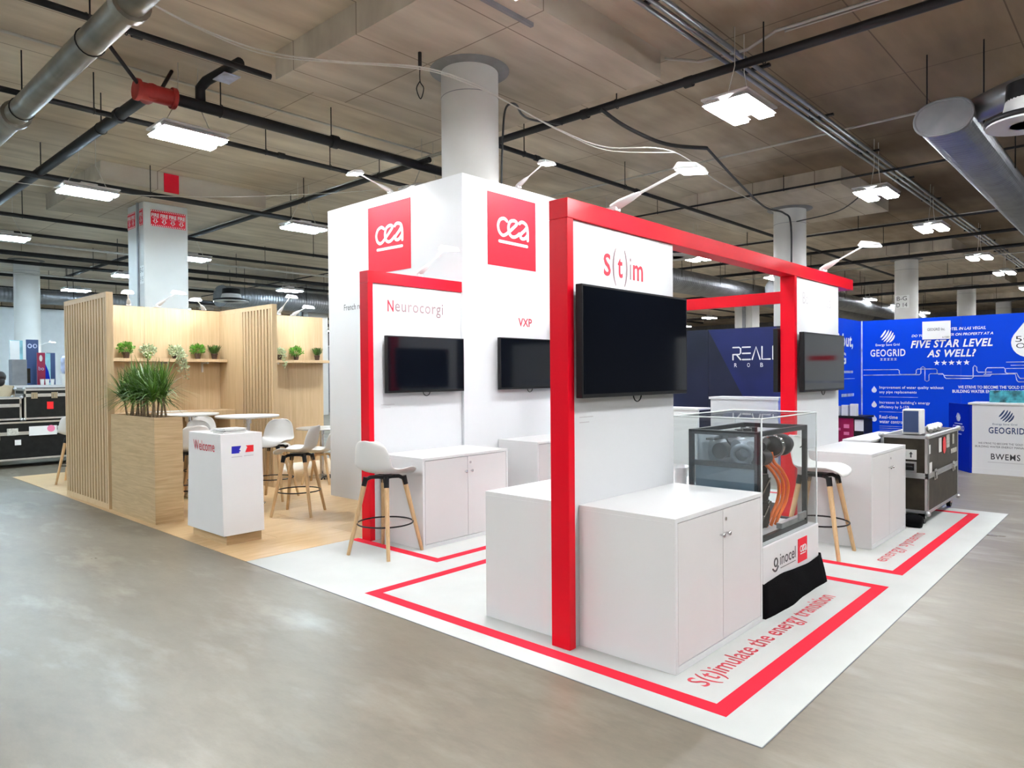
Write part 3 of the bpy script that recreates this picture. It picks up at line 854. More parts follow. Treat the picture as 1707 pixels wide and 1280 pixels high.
# ------------------------------------------------------------------ white logo tower
CEA = [[(.385, .645), (.345, .668), (.295, .668), (.235, .635), (.203, .56), (.225, .48), (.285, .437), (.345, .447), (.42, .495), (.50, .555), (.575, .615), (.592, .645), (.56, .668), (.505, .668),
        (.445, .64), (.415, .57), (.425, .49), (.47, .445), (.525, .438), (.585, .46), (.645, .50)],
       [(.645, .648), (.68, .672), (.73, .674), (.785, .65), (.812, .60), (.82, .52), (.82, .428)],
       [(.805, .615), (.75, .56), (.69, .515), (.66, .48), (.675, .447), (.72, .438), (.77, .458), (.815, .50)]]
def cea_logo(th, fr, w, h, parent=None, line=True, t=0.004):
    o, u, v, n = fr
    p = th.part('logo_panel', MB().flat([(0, 0), (w, 0), (w, h), (0, h)], fr, t), 'red_print', parent, label='red logo panel reading cea')
    f2 = (o + n * t, u * w, v * h, n)
    mb = MB()
    # keep the stroke width even although the frame is scaled
    f3 = (o + n * t, u, v, n)
    for k, st in enumerate(CEA):
        mb.stroke([(q.x * w, q.y * h) for q in spline([(a, b) for a, b in st], 4)], 0.046 * w, f3, 0.0012 + 0.0022 * k, ramp=0.002)
    if line: mb.stroke([(.228 * w, .347 * h), (.81 * w, .340 * h)], 0.042 * w, f3, 0.0015)
    th.part('logo_lettering', mb, 'white_letter', p if parent is None else parent, fix=False)
    return p
TX, TY, TX1, TY1, TH = 2.312, 4.20, 3.90, 6.72, 3.675
t = Thing('logo_tower', 'tall white square tower with red cea logo panels on two sides', 'tower', (3.1, 5.45, 0))
t.part('side_panel', MB().box(TX, TY, G, TX + 0.05, TY1, TH), 'white_panel')
t.part('front_panel', MB().box(TX + 0.05, TY, G, TX1, TY + 0.05, TH), 'white_panel')
t.part('side_panel', MB().box(TX1 - 0.05, TY + 0.05, G, TX1, TY1, TH), 'white_panel')
t.part('back_panel', MB().box(TX + 0.05, TY1 - 0.05, G, TX1 - 0.05, TY1, TH), 'white_panel')
cea_logo(t, fy(2.685, TY, 2.755), 0.80, 0.80)
cea_logo(t, fx(TX, 5.85, 2.765), 0.80, 0.80)
text(t, 'lettering', 'VXP', fy(3.175, TY, 2.10), 0.235, 0.095, 'red_letter', bold=0.012)
text(t, 'lettering', 'French re', fx(TX, 6.375, 2.37), 0.36, 0.075, 'black_letter')

# ------------------------------------------------------------------ red frames and display walls
BZ0, BZ1 = 2.42, 2.53
t = Thing('red_frame', 'glossy red frame of posts and a long beam above the two front display walls', 'frame', (0.3, 1.28, G))
t.part('post', MB().box(0.275, 1.215, G, 0.332, 1.345, BZ0), 'red_paint', bv=0.003)
t.part('post', MB().box(3.57, 1.215, G, 3.627, 1.345, BZ0), 'red_paint', bv=0.003)
t.part('beam', MB().box(0.275, 1.213, BZ0, 5.20, 1.345, BZ1), 'red_paint', bv=0.003)
t.part('cross_beam', MB().box(3.79, 1.335, 2.20, 3.845, 4.20, 2.312), 'red_paint', bv=0.003)
t = Thing('red_frame', 'shorter glossy red post and beam framing the Neurocorgi wall', 'frame', (1.12, 4.28, G))
t.part('post', MB().box(1.11, 4.215, G, 1.167, 4.345, BZ0), 'red_paint', bv=0.003)
t.part('beam', MB().box(1.11, 4.213, BZ0, 2.308, 4.345, BZ1), 'red_paint', bv=0.003)

def caption(th, fr, w=0.16):
    # the small unreadable info text: two thin lines
    o, u, v, n = fr
    mb = MB()
    for k in range(2): mb.flat([(0, -k * 0.03), (w * (1 - 0.3 * k), -k * 0.03), (w * (1 - 0.3 * k), -k * 0.03 + 0.005), (0, -k * 0.03 + 0.005)], fr, 0.001)
    th.part('info_text', mb, 'faint_letter')
t = Thing('display_wall', 'white display wall lettered S(t)im behind the front cabinet', 'wall panel', (0.9, 1.28, G))
t.part('panel', MB().box(0.334, 1.232, G, 1.452, 1.33, BZ0 - 0.002), 'white_panel')
f = lambda x, z: fy(x, 1.232, z)
text(t, 'lettering', 'S', f(0.645, 2.135), 0.072, 0.135, 'red_letter', bold=0.02)
text(t, 'lettering', '(', f(0.735, 2.085), 0.04, 0.225, 'grey_letter')
text(t, 'lettering', 't', f(0.79, 2.135), 0.055, 0.125, 'red_letter', bold=0.02)
text(t, 'lettering', ')', f(0.86, 2.085), 0.04, 0.225, 'grey_letter')
text(t, 'lettering', 'i', f(0.922, 2.135), 0.018, 0.135, 'grey_letter')
text(t, 'lettering', 'm', f(0.96, 2.135), 0.115, 0.098, 'red_letter', bold=0.015)
caption(t, f(0.40, 1.30), 0.13)
t = Thing('display_wall', 'white display wall lettered Neurocorgi beside the logo tower', 'wall panel', (1.7, 4.28, G))
t.part('panel', MB().box(1.169, 4.232, G, 2.308, 4.33, BZ0 - 0.002), 'white_panel')
text(t, 'lettering', 'N', fy(1.345, 4.232, 2.162), 0.075, 0.112, 'red_letter', bold=0.02)
text(t, 'lettering', 'eurocorgi', fy(1.435, 4.232, 2.13), 0.62, 0.145, 'grey_letter', spacing=1.1, bold=0.012)  # grey instead of red: glare on the lettering is painted into its colour
caption(t, fy(1.26, 4.232, 1.27))
t = Thing('display_wall', 'white display wall with washed out lettering below the far end of the red beam', 'wall panel', (4.2, 1.28, G))
t.part('panel', MB().box(3.629, 1.232, G, 4.79, 1.33, BZ0 - 0.002), 'white_panel')
text(t, 'lettering', 'Bor', fy(3.81, 1.232, 2.185), 0.2, 0.11, 'faint_letter')
text(t, 'lettering', 'es', fy(4.42, 1.232, 2.185), 0.14, 0.08, 'faint_letter')

# ------------------------------------------------------------------ televisions
def tv(x0, x1, z0, z1, y, wall, label, back=False):
    t = Thing('television', label, 'television', ((x0 + x1) / 2, y, z0))
    s = -1 if not back else 1
    yb = y - s * 0.045
    t.part('casing', MB().box(x0, min(y, yb), z0, x1, max(y, yb), z1), 'black_plastic', bv=0.004)
    t.part('screen', MB().box(x0 + 0.012, y, z0 + 0.022, x1 - 0.012, y + s * 0.0015, z1 - 0.012), 'screen_black')
    xm = (x0 + x1) / 2
    t.part('rear_housing', MB().box(x0 + 0.12, min(yb, yb - s * 0.03), z0 + 0.06, x1 - 0.12, max(yb, yb - s * 0.03), z1 - 0.14), 'black_plastic', bv=0.006)
    t.part('wall_bracket', MB().box(xm - 0.22, min(yb - s * 0.03, wall), z0 + 0.15, xm - 0.18, max(yb - s * 0.03, wall), z1 - 0.12)
           .box(xm + 0.18, min(yb - s * 0.03, wall), z0 + 0.15, xm + 0.22, max(yb - s * 0.03, wall), z1 - 0.12), 'black_satin')
    mb = MB().tube(spline([(xm - 0.045, y - s * 0.02, z0), (xm - 0.03, y - s * 0.02, z0 - 0.025), (xm, y - s * 0.02, z0 - 0.036), (xm + 0.03, y - s * 0.02, z0 - 0.025), (xm + 0.045, y - s * 0.02, z0)], 5), 0.004, 6)
    t.part('sensor_loop', mb, 'black_plastic')
    return t
tv(0.32, 1.495, 1.415, 2.052, 1.15, 1.232, 'large black wall television below the S(t)im lettering')
tv(1.275, 2.27, 1.383, 1.928, 4.15, 4.232, 'black wall television below the Neurocorgi lettering')
tv(2.79, 3.81, 1.385, 1.96, 4.12, 4.20, 'black wall television below the VXP lettering, half hidden by the red post')
tv(3.62, 4.71, 1.37, 1.915, 1.15, 1.232, 'black wall television at the far end of the long red beam')
tv(3.54, 4.55, 1.37, 1.95, 1.40, 1.33, 'black television on the rear of the far display wall, only its edge showing', back=True)

# ------------------------------------------------------------------ cabinets
def cabinet(x0, y0, x1, y1, h, label, face=-1, doors=True, locks=True):
    # face -1: doors on the -Y side, +1: doors on the +Y side
    t = Thing('cabinet', label, 'cabinet', ((x0 + x1) / 2, (y0 + y1) / 2, G))
    yf, yb = (y0, y1) if face < 0 else (y1, y0)
    e = 0.024
    s = 1 if face < 0 else -1
    mb = MB()
    mb.box(x0, y0, h - e, x1, y1, h).box(x0, y0, G, x0 + e, y1, h - e).box(x1 - e, y0, G, x1, y1, h - e)
    mb.box(x0 + e, y0, G, x1 - e, y1, G + 0.035).box(x0 + e, yb - s * 0.01, G + 0.035, x1 - e, yb, h - e)
    t.part('carcass', mb, 'white_laminate', bv=0.0015)
    if doors:
        xm = (x0 + x1) / 2
        g = 0.0045
        t.part('gap_shade_sheet', MB().box(x0 + e, yf + s * 0.024, G + 0.035, x1 - e, yf + s * 0.03, h - e), 'black_satin')  # black sheet added behind the doors to paint shade into their gaps
        for a, b in ((x0 + e + g, xm - g / 2), (xm + g / 2, x1 - e - g)):
            d = t.part('door', MB().box(a, yf + s * 0.001, G + 0.035 + g, b, yf + s * 0.02, h - e - g), 'white_door', bv=0.001)
            kx = b - 0.035 if a < xm - 0.1 else a + 0.035
            kz = h - 0.165
            t.part('knob', MB().lathe([(0.006, 0), (0.006, -s * 0.014), (0.013, -s * 0.018), (0.014, -s * 0.024), (0.010, -s * 0.029), (0.001, -s * 0.03)], (kx, yf, kz), 14, 'y'), 'chrome', d)
            if locks and a > xm - 0.1:
                t.part('lock', MB().cyl((a + 0.03, yf - s * 0.003, h - 0.085), (a + 0.03, yf + s * 0.002, h - 0.085), 0.011, n=14), 'chrome', d)
    return t
cabinet(0.381, 0.612, 1.448, 1.226, 0.806, 'white two door cabinet nearest the camera, below the S(t)im television')
cabinet(0.381, 1.35, 1.448, 1.975, 0.806, 'white cabinet back to back behind the red post, plain end facing the camera', face=1)
cabinet(1.225, 3.592, 2.33, 4.205 - 0.01, 0.812, 'white two door cabinet below the Neurocorgi television')
cabinet(2.82, 3.62, 3.95, 4.19, 0.835, 'white cabinet below the VXP television, mostly behind the red post')
cabinet(3.785, 0.636, 4.89, 1.226, 0.832, 'white two door cabinet at the far end beside the black road case')
cabinet(4.92, 0.96, 6.2, 1.235, 0.85, 'low white counter squeezed behind the black road case', doors=False)

# ------------------------------------------------------------------ shell stools and chairs
PROF = [(.212, -.028, .150), (.214, -.010, .178), (.195, .008, .200), (.12, .012, .222), (.02, .0, .228), (-.08, -.002, .226), (-.14, .016, .222), (-.178, .055, .215),
        (-.202, .11, .208), (-.218, .17, .198), (-.232, .225, .182), (-.243, .265, .158), (-.250, .288, .125), (-.254, .300, .08)]
def shell_mesh():
    mb = MB(); n = 14
    vs, fs = [], []
    P = PROF
    for i, (x, z, w) in enumerate(P):
        bk = min(1, max(0, (z - 0.0) / 0.12)) if x < -0.1 else 0
        for j in range(n + 1):
            u = -1 + 2 * j / n
            lift = 0.05 * abs(u) ** 3 * (1 - bk) * (1 if x < 0.15 else 0.4)
            wrap = 0.055 * abs(u) ** 2.4 * bk
            vs.append((x + wrap, u * w, z + lift))
    for i in range(len(P) - 1):
        for j in range(n):
            a = i * (n + 1) + j
            fs.append((a, a + 1, a + n + 2, a + n + 1))
    mb.add(vs, fs, True)
    me = mesh_of('seat_shell', mb, 'white_plastic')
    return me
SHELL = shell_mesh()
def make_seat(name, cat, label, H, bar):
    t = Thing(name, label, cat)
    o = t.mesh('seat_shell', SHELL)
    o.location = (0, 0, H)
    md = o.modifiers.new('thick', 'SOLIDIFY'); md.thickness = 0.013; md.offset = -1
    md = o.modifiers.new('round', 'SUBSURF'); md.levels = 1; md.render_levels = 1
    zt = H - 0.06
    top, bot = 0.115, (0.225 if bar else 0.2)
    mb = MB()
    for sx, sy in ((1, 1), (1, -1), (-1, 1), (-1, -1)):
        mb.tube([(0, 0, zt + 0.03), (sx * top * 0.75, sy * top * 0.75, zt + 0.028), (sx * top * 1.0, sy * top * 1.0, zt + 0.01)], 0.017, 8)
        mb.cyl((sx * top, sy * top, zt + 0.03), (sx * (top + 0.012), sy * (top + 0.012), zt - 0.045), 0.025, 0.023, 10)
    mb.box(-0.07, -0.07, zt + 0.018, 0.07, 0.07, zt + 0.045)
    t.part('bracket', mb, 'black_plastic' if bar else 'beech_leg', local=True)
    for sx, sy in ((1, 1), (1, -1), (-1, 1), (-1, -1)):
        t.part('leg', MB().cyl((sx * (top + 0.004), sy * (top + 0.004), zt), (sx * bot, sy * bot, G), 0.0225, 0.0155, 12), 'beech_leg', local=True)
    if bar:
        k = (zt - 0.27) / zt
        R = (top + (bot - top) * k) * 1.415 - 0.012
        t.part('foot_ring', MB().ring((0, 0, 0.27), R, 0.007, 40, 8), 'black_plastic', local=True)
    return t.o
bar0 = make_seat('bar_stool', 'bar stool', 'x', 0.70, True)
spots = [((0.95, 3.775), 12, 'white shell bar stool on the carpet in front of the Neurocorgi cabinet'),
         ((3.42, 0.955), -88, 'white shell bar stool behind the glass display case'),
         ((1.38, 5.93), 128, 'white shell bar stool right of the Welcome counter, backrest to the right'),
         ((1.70, 7.06), 215, 'white shell bar stool behind the Welcome counter under the nearer high table'),
         ((1.45, 8.55), 250, 'white shell bar stool between the two high tables'),
         ((1.12, 7.62), -72, 'white shell bar stool hidden behind the brochures on the Welcome counter'),
         ((0.62, 7.05), 95, 'white shell bar stool squeezed between planter and Welcome counter'),
         ((0.52, 10.66), 60, 'white shell bar stool at far left beyond the slatted screen')]
for i, ((x, y), a, lab) in enumerate(spots):
    o = bar0 if i == 0 else copy_tree(bar0)
    o.location = (x, y, 0); o.rotation_euler = (0, 0, math.radians(a))
    o['label'] = lab; o['group'] = 'white shell bar stools'
ch0 = make_seat('shell_chair', 'chair', 'x', 0.45, False)
for i, ((x, y), a, lab) in enumerate([((2.80, 7.75), 130, 'low white shell chair with wooden legs beside the tower edge'),
                                      ((3.75, 8.45), 215, 'low white shell chair on the far side of the low round table'),
                                      ((2.72, 8.85), -30, 'low white shell chair against the lounge wall, mostly hidden by bar stools')]):
    o = ch0 if i == 0 else copy_tree(ch0)
    o.location = (x, y, 0); o.rotation_euler = (0, 0, math.radians(a))
    o['label'] = lab; o['group'] = 'low white shell chairs'

# ------------------------------------------------------------------ arm lamps
def arm_lamp(base, head, label, watt=None):
    base, head = Vector(base), Vector(head)
    t = Thing('arm_lamp', label, 'lamp', base)
    d = (head - base); L = d.length; dn = d.normalized()
    hz = Vector((dn.x, dn.y, 0)).normalized(); sd = hz.cross(Vector((0, 0, 1)))
    t.part('clamp', MB().obox(base + Vector((0, 0, -0.012)), hz * 0.09, sd * 0.06, Vector((0, 0, 0.024))), 'fixture_white', bv=0.004)
    mb = MB().tube([base, base + dn * 0.06, base + dn * 0.15, base + dn * 0.2], [0.024, 0.028, 0.020, 0.011], 12)
    t.part('socket', mb, 'fixture_white')
    t.part('arm', MB().tube([base + dn * 0.18, head - dn * 0.02], 0.008, 10), 'fixture_white')
    c = head + hz * 0.05
    upn = (Vector((0, 0, 1)) + hz * 0.12).normalized(); fn = sd.cross(upn).normalized()
    if fn.dot(hz) < 0: fn = -fn
    def q(a, b, h): return c + fn * a + sd * b + upn * h
    hd = t.part('head', MB().hull([q(-0.075, -0.075, -0.012), q(0.085, -0.085, -0.012), q(0.085, 0.085, -0.012), q(-0.075, 0.075, -0.012)],
                             [q(-0.06, -0.05, 0.035), q(0.06, -0.07, 0.022), q(0.06, 0.07, 0.022), q(-0.06, 0.05, 0.035)]), 'fixture_white', bv=0.008)
    t.part('lens', MB().hull([q(-0.06, -0.065, -0.017), q(0.075, -0.073, -0.017), q(0.075, 0.073, -0.017), q(-0.06, 0.065, -0.017)],
                             [q(-0.06, -0.065, -0.012), q(0.075, -0.073, -0.012), q(0.075, 0.073, -0.012), q(-0.06, 0.065, -0.012)]), 'led_glow', hd)
    ld = bpy.data.lights.new('arm_lamp_light', 'AREA')
    ld.shape = 'RECTANGLE'; ld.size = 0.13; ld.size_y = 0.14; ld.energy = watt or ARM_WATT; ld.color = (0.96, 0.98, 1.0); ld.spread = math.radians(150)
    lo = bpy.data.objects.new('arm_lamp_light', ld); COL.objects.link(lo)
    lo.parent = t.o
    p = c + upn * -0.024
    aim = (Vector((base.x, base.y, base.z - 0.95)) - p).normalized()
    lo.matrix_local = Matrix.Translation(p - base) @ aim.to_track_quat('-Z', 'Y').to_matrix().to_4x4()
    return t
arm_lamp((0.76, 1.25, 2.555), (0.80, 0.80, 2.70), 'white arm lamp with a long arm clamped on the red beam above S(t)im')
arm_lamp((4.35, 1.25, 2.555), (4.22, 0.82, 2.72), 'white arm lamp clamped on the far end of the long red beam')
arm_lamp((1.75, 4.26, 2.555), (1.76, 3.87, 2.76), 'white arm lamp on the short red beam in front of the tower side')
arm_lamp((2.335, 5.42, 3.70), (1.9, 5.44, 3.82), 'white arm lamp on top of the tower above the left logo')
arm_lamp((3.20, 4.225, 3.70), (3.155, 3.80, 3.86), 'white arm lamp on top of the tower above the right logo')
LY = 9.5
arm_lamp((0.86, LY, 2.585), (0.72, LY - 0.38, 2.70), 'leftmost arm lamp on the wooden lounge wall beside the slatted screen', 1.5)
arm_lamp((1.24, LY, 2.585), (1.36, LY - 0.36, 2.75), 'second arm lamp from the left on the wooden lounge wall', 1.5)
arm_lamp((1.92, LY, 2.585), (1.66, LY - 0.36, 2.67), 'third arm lamp from the left on the wooden lounge wall', 1.5)
arm_lamp((3.15, LY, 2.585), (3.12, LY - 0.42, 2.82), 'fourth arm lamp on the lounge wall, right of the slatted partition', 1.5)
arm_lamp((3.42, LY, 2.585), (3.45, LY - 0.36, 2.68), 'rightmost arm lamp on the lounge wall next to the tower', 1.5)
# ------------------------------------------------------------------ glass display case with the fuel cell machine
cx0, cx1, cy0, cy1 = 1.53, 2.52, 0.645, 1.30
t = Thing('display_plinth', 'white plinth printed inocel and cea carrying the glass case', 'plinth', ((cx0 + cx1) / 2, (cy0 + cy1) / 2, G))
t.part('body', MB().box(cx0, cy0, 0.02, cx1, cy1, 0.44), 'white_laminate', bv=0.006)
f = fy(1.90, cy0, 0.265)
text(t, 'lettering', 'inocel', fy(1.80, cy0, 0.275), 0.27, 0.08, 'black_letter', bold=0.008)
mb = MB().stroke([(-0.165 + 0.026 * math.cos(a), 0.042 + 0.026 * math.sin(a)) for a in [2 * PI * k / 20 for k in range(20)]], 0.011, f, closed=True)
mb.stroke([(q.x, q.y) for q in spline([(-0.215, 0.006), (-0.185, -0.012), (-0.155, -0.010), (-0.13, 0.010)], 5)], 0.012, f)
mb.flat([(-0.09, -0.012), (0.17, -0.012), (0.17, -0.009), (-0.09, -0.009)], f)
t.part('emblem', mb, 'black_letter')
cea_logo(t, fy(2.115, cy0, 0.225), 0.165, 0.165)
t2 = Thing('plinth_skirt', 'black cloth skirt wrapped round the foot of the display plinth', 'cloth', ((cx0 + cx1) / 2, (cy0 + cy1) / 2, G))
vs, fs = [], []
loop = []
def lerp(a, b, k): return a + (b - a) * k
corn = [(cx0 - 0.012, cy0 - 0.014), (cx1 + 0.012, cy0 - 0.014), (cx1 + 0.012, cy1 + 0.012), (cx0 - 0.012, cy1 + 0.012)]
for i in range(4):
    a, b = corn[i], corn[(i + 1) % 4]
    for k in range(16): loop.append((lerp(a[0], b[0], k / 16), lerp(a[1], b[1], k / 16), i, k))
nl = len(loop)
mx, my = (cx0 + cx1) / 2, (cy0 + cy1) / 2
for lvl in range(6):
    z = [0.0, 0.05, 0.10, 0.15, 0.19, 0.21][lvl]
    for (x, y, i, k) in loop:
        fl = 0.05 * (1 - z / 0.21) * (0.8 + 0.25 * math.sin(i * 2.1 + k * 0.45)) + 0.003 * math.sin(k * 1.3 + lvl)
        d = Vector((x - mx, y - my)); d.normalize()
        zz = z + (0.012 * math.sin(i + k * 0.4) if lvl == 5 else 0)
        vs.append((x + d.x * fl, y + d.y * fl, max(G, zz)))
for l in range(5):
    for k in range(nl):
        fs.append((l * nl + k, l * nl + (k + 1) % nl, (l + 1) * nl + (k + 1) % nl, (l + 1) * nl + k))
mb = MB(); mb.add(vs, fs, True)
o = t2.part('drape', mb, 'black_cloth')
md = o.modifiers.new('thick', 'SOLIDIFY'); md.thickness = 0.004
t = Thing('acrylic_cover', 'clear acrylic box cover over the machine on the plinth', 'glass case', ((cx0 + cx1) / 2, (cy0 + cy1) / 2, 0.44))
a = 0.008
zt = 1.248
for nm, bx in (('front_pane', (cx0 + 0.012, cy0 + 0.012, 0.44, cx1 - 0.012, cy0 + 0.012 + a, zt)), ('back_pane', (cx0 + 0.012, cy1 - 0.012 - a, 0.44, cx1 - 0.012, cy1 - 0.012, zt)),
               ('side_pane', (cx0 + 0.012, cy0 + 0.012 + a, 0.44, cx0 + 0.012 + a, cy1 - 0.012 - a, zt)), ('side_pane', (cx1 - 0.012 - a, cy0 + 0.012 + a, 0.44, cx1 - 0.012, cy1 - 0.012 - a, zt)),
               ('top_pane', (cx0 + 0.012, cy0 + 0.012, zt, cx1 - 0.012, cy1 - 0.012, zt + a))):
    t.part(nm, MB().box(*bx), 'acrylic')
mb = MB()
e0, e1, f0, f1 = cx0 + 0.011, cx1 - 0.011, cy0 + 0.011, cy1 - 0.011
for x in (e0, e1):
    for y in (f0, f1): mb.cyl((x, y, 0.44), (x, y, zt + a), 0.0055, n=6)
for y in (f0, f1): mb.cyl((e0, y, zt + a), (e1, y, zt + a), 0.005, n=6)
for x in (e0, e1): mb.cyl((x, f0, zt + a), (x, f1, zt + a), 0.005, n=6)
t.part('glued_edge', mb, 'acrylic_edge')
# the machine
m0, m1, n0, n1, b0, b1 = 1.60, 2.455, 0.70, 1.20, 0.44, 1.165
t = Thing('fuel_cell_machine', 'fuel cell machine in a dark frame with orange hoses inside the acrylic cover', 'machine', ((m0 + m1) / 2, (n0 + n1) / 2, b0))
mb = MB()
w = 0.032
for x in (m0, m1 - w):
    for y in (n0, n1 - w): mb.box(x, y, b0, x + w, y + w, b1)
for z in (b0, b1 - w):
    for y in (n0, n1 - w): mb.box(m0 + w, y, z, m1 - w, y + w, z + w)
    for x in (m0, m1 - w): mb.box(x, n0 + w, z, x + w, n1 - w, z + w)
mb.box(m0, n0 + w, 0.92, m0 + w, n1 - w, 0.955)
t.part('frame', mb, 'dark_frame', bv=0.003)
t.part('side_window', MB().box(m0 - 0.004, n0 + 0.01, 0.50, m0 - 0.001, n1 - 0.01, 1.15), 'smoked_panel')
t.part('reflection_sheet', MB().box(m0 + 0.034, n0 + 0.035, 0.50, m0 + 0.042, n1 - 0.035, 0.915), 'pane_reflection')  # pale blue sheet painted as the bright reflection in the clear side pane
t.part('rear_plate', MB().box(m0 + 0.05, n1 - 0.05, 0.92, 2.05, n1 - 0.04, 1.13), 'machine_white')
t.part('base_tray', MB().box(m0 + w, n0 + w, b0 + 0.004, m1 - w, n1 - w, b0 + 0.018), 'machine_white')
t.part('air_tank', MB().lathe([(0.02, -0.16), (0.085, -0.15), (0.10, -0.11), (0.10, 0.11), (0.085, 0.15), (0.02, 0.16)], (1.88, 1.03, 1.0), 24, 'y'), 'machine_white')
mb = MB().cyl((1.70, 0.90, 1.06), (2.28, 0.90, 1.06), 0.038, n=18).cyl((1.98, 0.90, 1.06), (2.06, 0.90, 1.06), 0.05, n=18)
t.part('air_pipe', mb, 'machine_grey')
mb = MB().cyl((1.66, 1.00, 1.02), (1.80, 1.00, 1.02), 0.055, n=20).cyl((1.72, 0.76, 0.98), (1.84, 0.76, 0.98), 0.055, n=18).cyl((1.74, 0.74, 1.06), (1.86, 0.76, 1.08), 0.03, n=12)
t.part('blower', mb, 'machine_dark')
mb = MB().lathe([(0.03, 0), (0.045, 0.0), (0.05, 0.03), (0.045, 0.06), (0.06, 0.07), (0.065, 0.09), (0.055, 0.11), (0.03, 0.115)], (1.72, 0.84, 1.02), 22, 'x')
t.part('compressor', mb, 'machine_grey')
mb = MB().ring((1.70, 0.86, 1.0), 0.06, 0.018, 22, 8, (1, 0.3, 0))
t.part('volute', mb, 'machine_grey')
mb = MB().lathe([(0.02, -0.10), (0.07, -0.095), (0.075, -0.06), (0.062, -0.055), (0.062, 0.0), (0.075, 0.005), (0.078, 0.07), (0.06, 0.085), (0.05, 0.12), (0.055, 0.125), (0.055, 0.145), (0.02, 0.15)], (2.09, 0.77, 1.04), 22, 'x')
t.part('motor', mb, 'machine_dark')
t.part('motor_collar', MB().ring((2.0, 0.77, 1.04), 0.074, 0.010, 24, 8, (1, 0, 0)), 'chrome')
mb = MB().box(1.66, 0.76, 0.50, 1.90, 1.12, 0.86)
for k in range(9): mb.box(1.655, 0.755, 0.52 + 0.037 * k, 1.905, 1.125, 0.535 + 0.037 * k)
t.part('cell_stack', mb, 'machine_dark', bv=0.003)
mb = MB().cyl((1.78, 0.735, 0.60), (1.78, 0.76, 0.60), 0.085, n=22).cyl((1.78, 0.735, 0.78), (1.78, 0.76, 0.78), 0.09, n=22)
t.part('fan_cover', mb, 'black_plastic')
t.part('steel_tie', MB().tube([(1.70, 0.73, 0.55), (1.86, 0.728, 0.68)], 0.007, 6).tube([(1.72, 0.73, 0.74), (1.85, 0.728, 0.84)], 0.007, 6).tube([(1.7, 0.74, 0.62), (1.72, 0.715, 0.6), (1.74, 0.74, 0.58)], 0.006, 6), 'chrome')
for k, (dx, dy) in enumerate(((0, 0), (0.05, -0.012), (-0.055, 0.01))):
    t.part('orange_hose', MB().tube(spline([(1.94 + dx, 0.79 + dy, 1.0), (1.96 + dx, 0.78 + dy, 0.93), (2.05 + dx, 0.76 + dy, 0.86), (2.13 + dx, 0.75 + dy, 0.76), (2.12 + dx, 0.76 + dy, 0.64), (2.04 + dx, 0.78 + dy, 0.54), (2.03 + dx, 0.8 + dy, 0.48)], 6), 0.012, 8), 'orange_hose', label='orange hose')
t.part('riser_tube', MB().cyl((1.99, 0.83, 0.47), (1.99, 0.83, 0.97), 0.022, n=12).cyl((1.99, 0.83, 0.80), (1.99, 0.83, 0.83), 0.03, n=12).cyl((2.07, 0.90, 0.6), (2.07, 0.90, 1.1), 0.018, n=12), 'machine_dark')
t.part('white_connector', MB().box(1.93, 0.86, 0.70, 1.99, 0.93, 0.80), 'machine_white', bv=0.004)
t.part('valve_block', MB().box(2.10, 0.80, 0.56, 2.16, 0.86, 0.63).cyl((2.13, 0.80, 0.60), (2.13, 0.77, 0.60), 0.016, n=12).cyl((2.13, 0.80, 0.57), (2.18, 0.78, 0.57), 0.012, n=10), 'machine_grey', bv=0.003)
t.part('loop_cable', MB().tube(spline([(1.72, 1.0, 1.13), (1.73, 0.95, 1.06), (1.78, 0.88, 1.02), (1.86, 0.84, 1.02)], 6), 0.006, 6).tube(spline([(2.42, 0.74, 1.0), (2.47, 0.73, 1.01), (2.49, 0.73, 0.97)], 5), 0.004, 6), 'cable_black')
t.part('base_rail', MB().box(2.0, n0 + 0.01, b0 + 0.03, m1 - w, n0 + 0.05, b0 + 0.07).box(2.28, n0 - 0.005, b0 + 0.05, 2.42, n0 + 0.01, b0 + 0.10), 'machine_grey', bv=0.003)
mb = MB()
for k in range(5): mb.cyl((1.72 + k * 0.12, 1.0, 1.10), (1.72 + k * 0.12, 1.0, 1.15), 0.03 + 0.01 * (k % 2), n=14)
mb.box(1.70, 1.06, 1.085, 2.35, 1.12, 1.10)
t.part('top_manifold', mb, 'machine_dark')

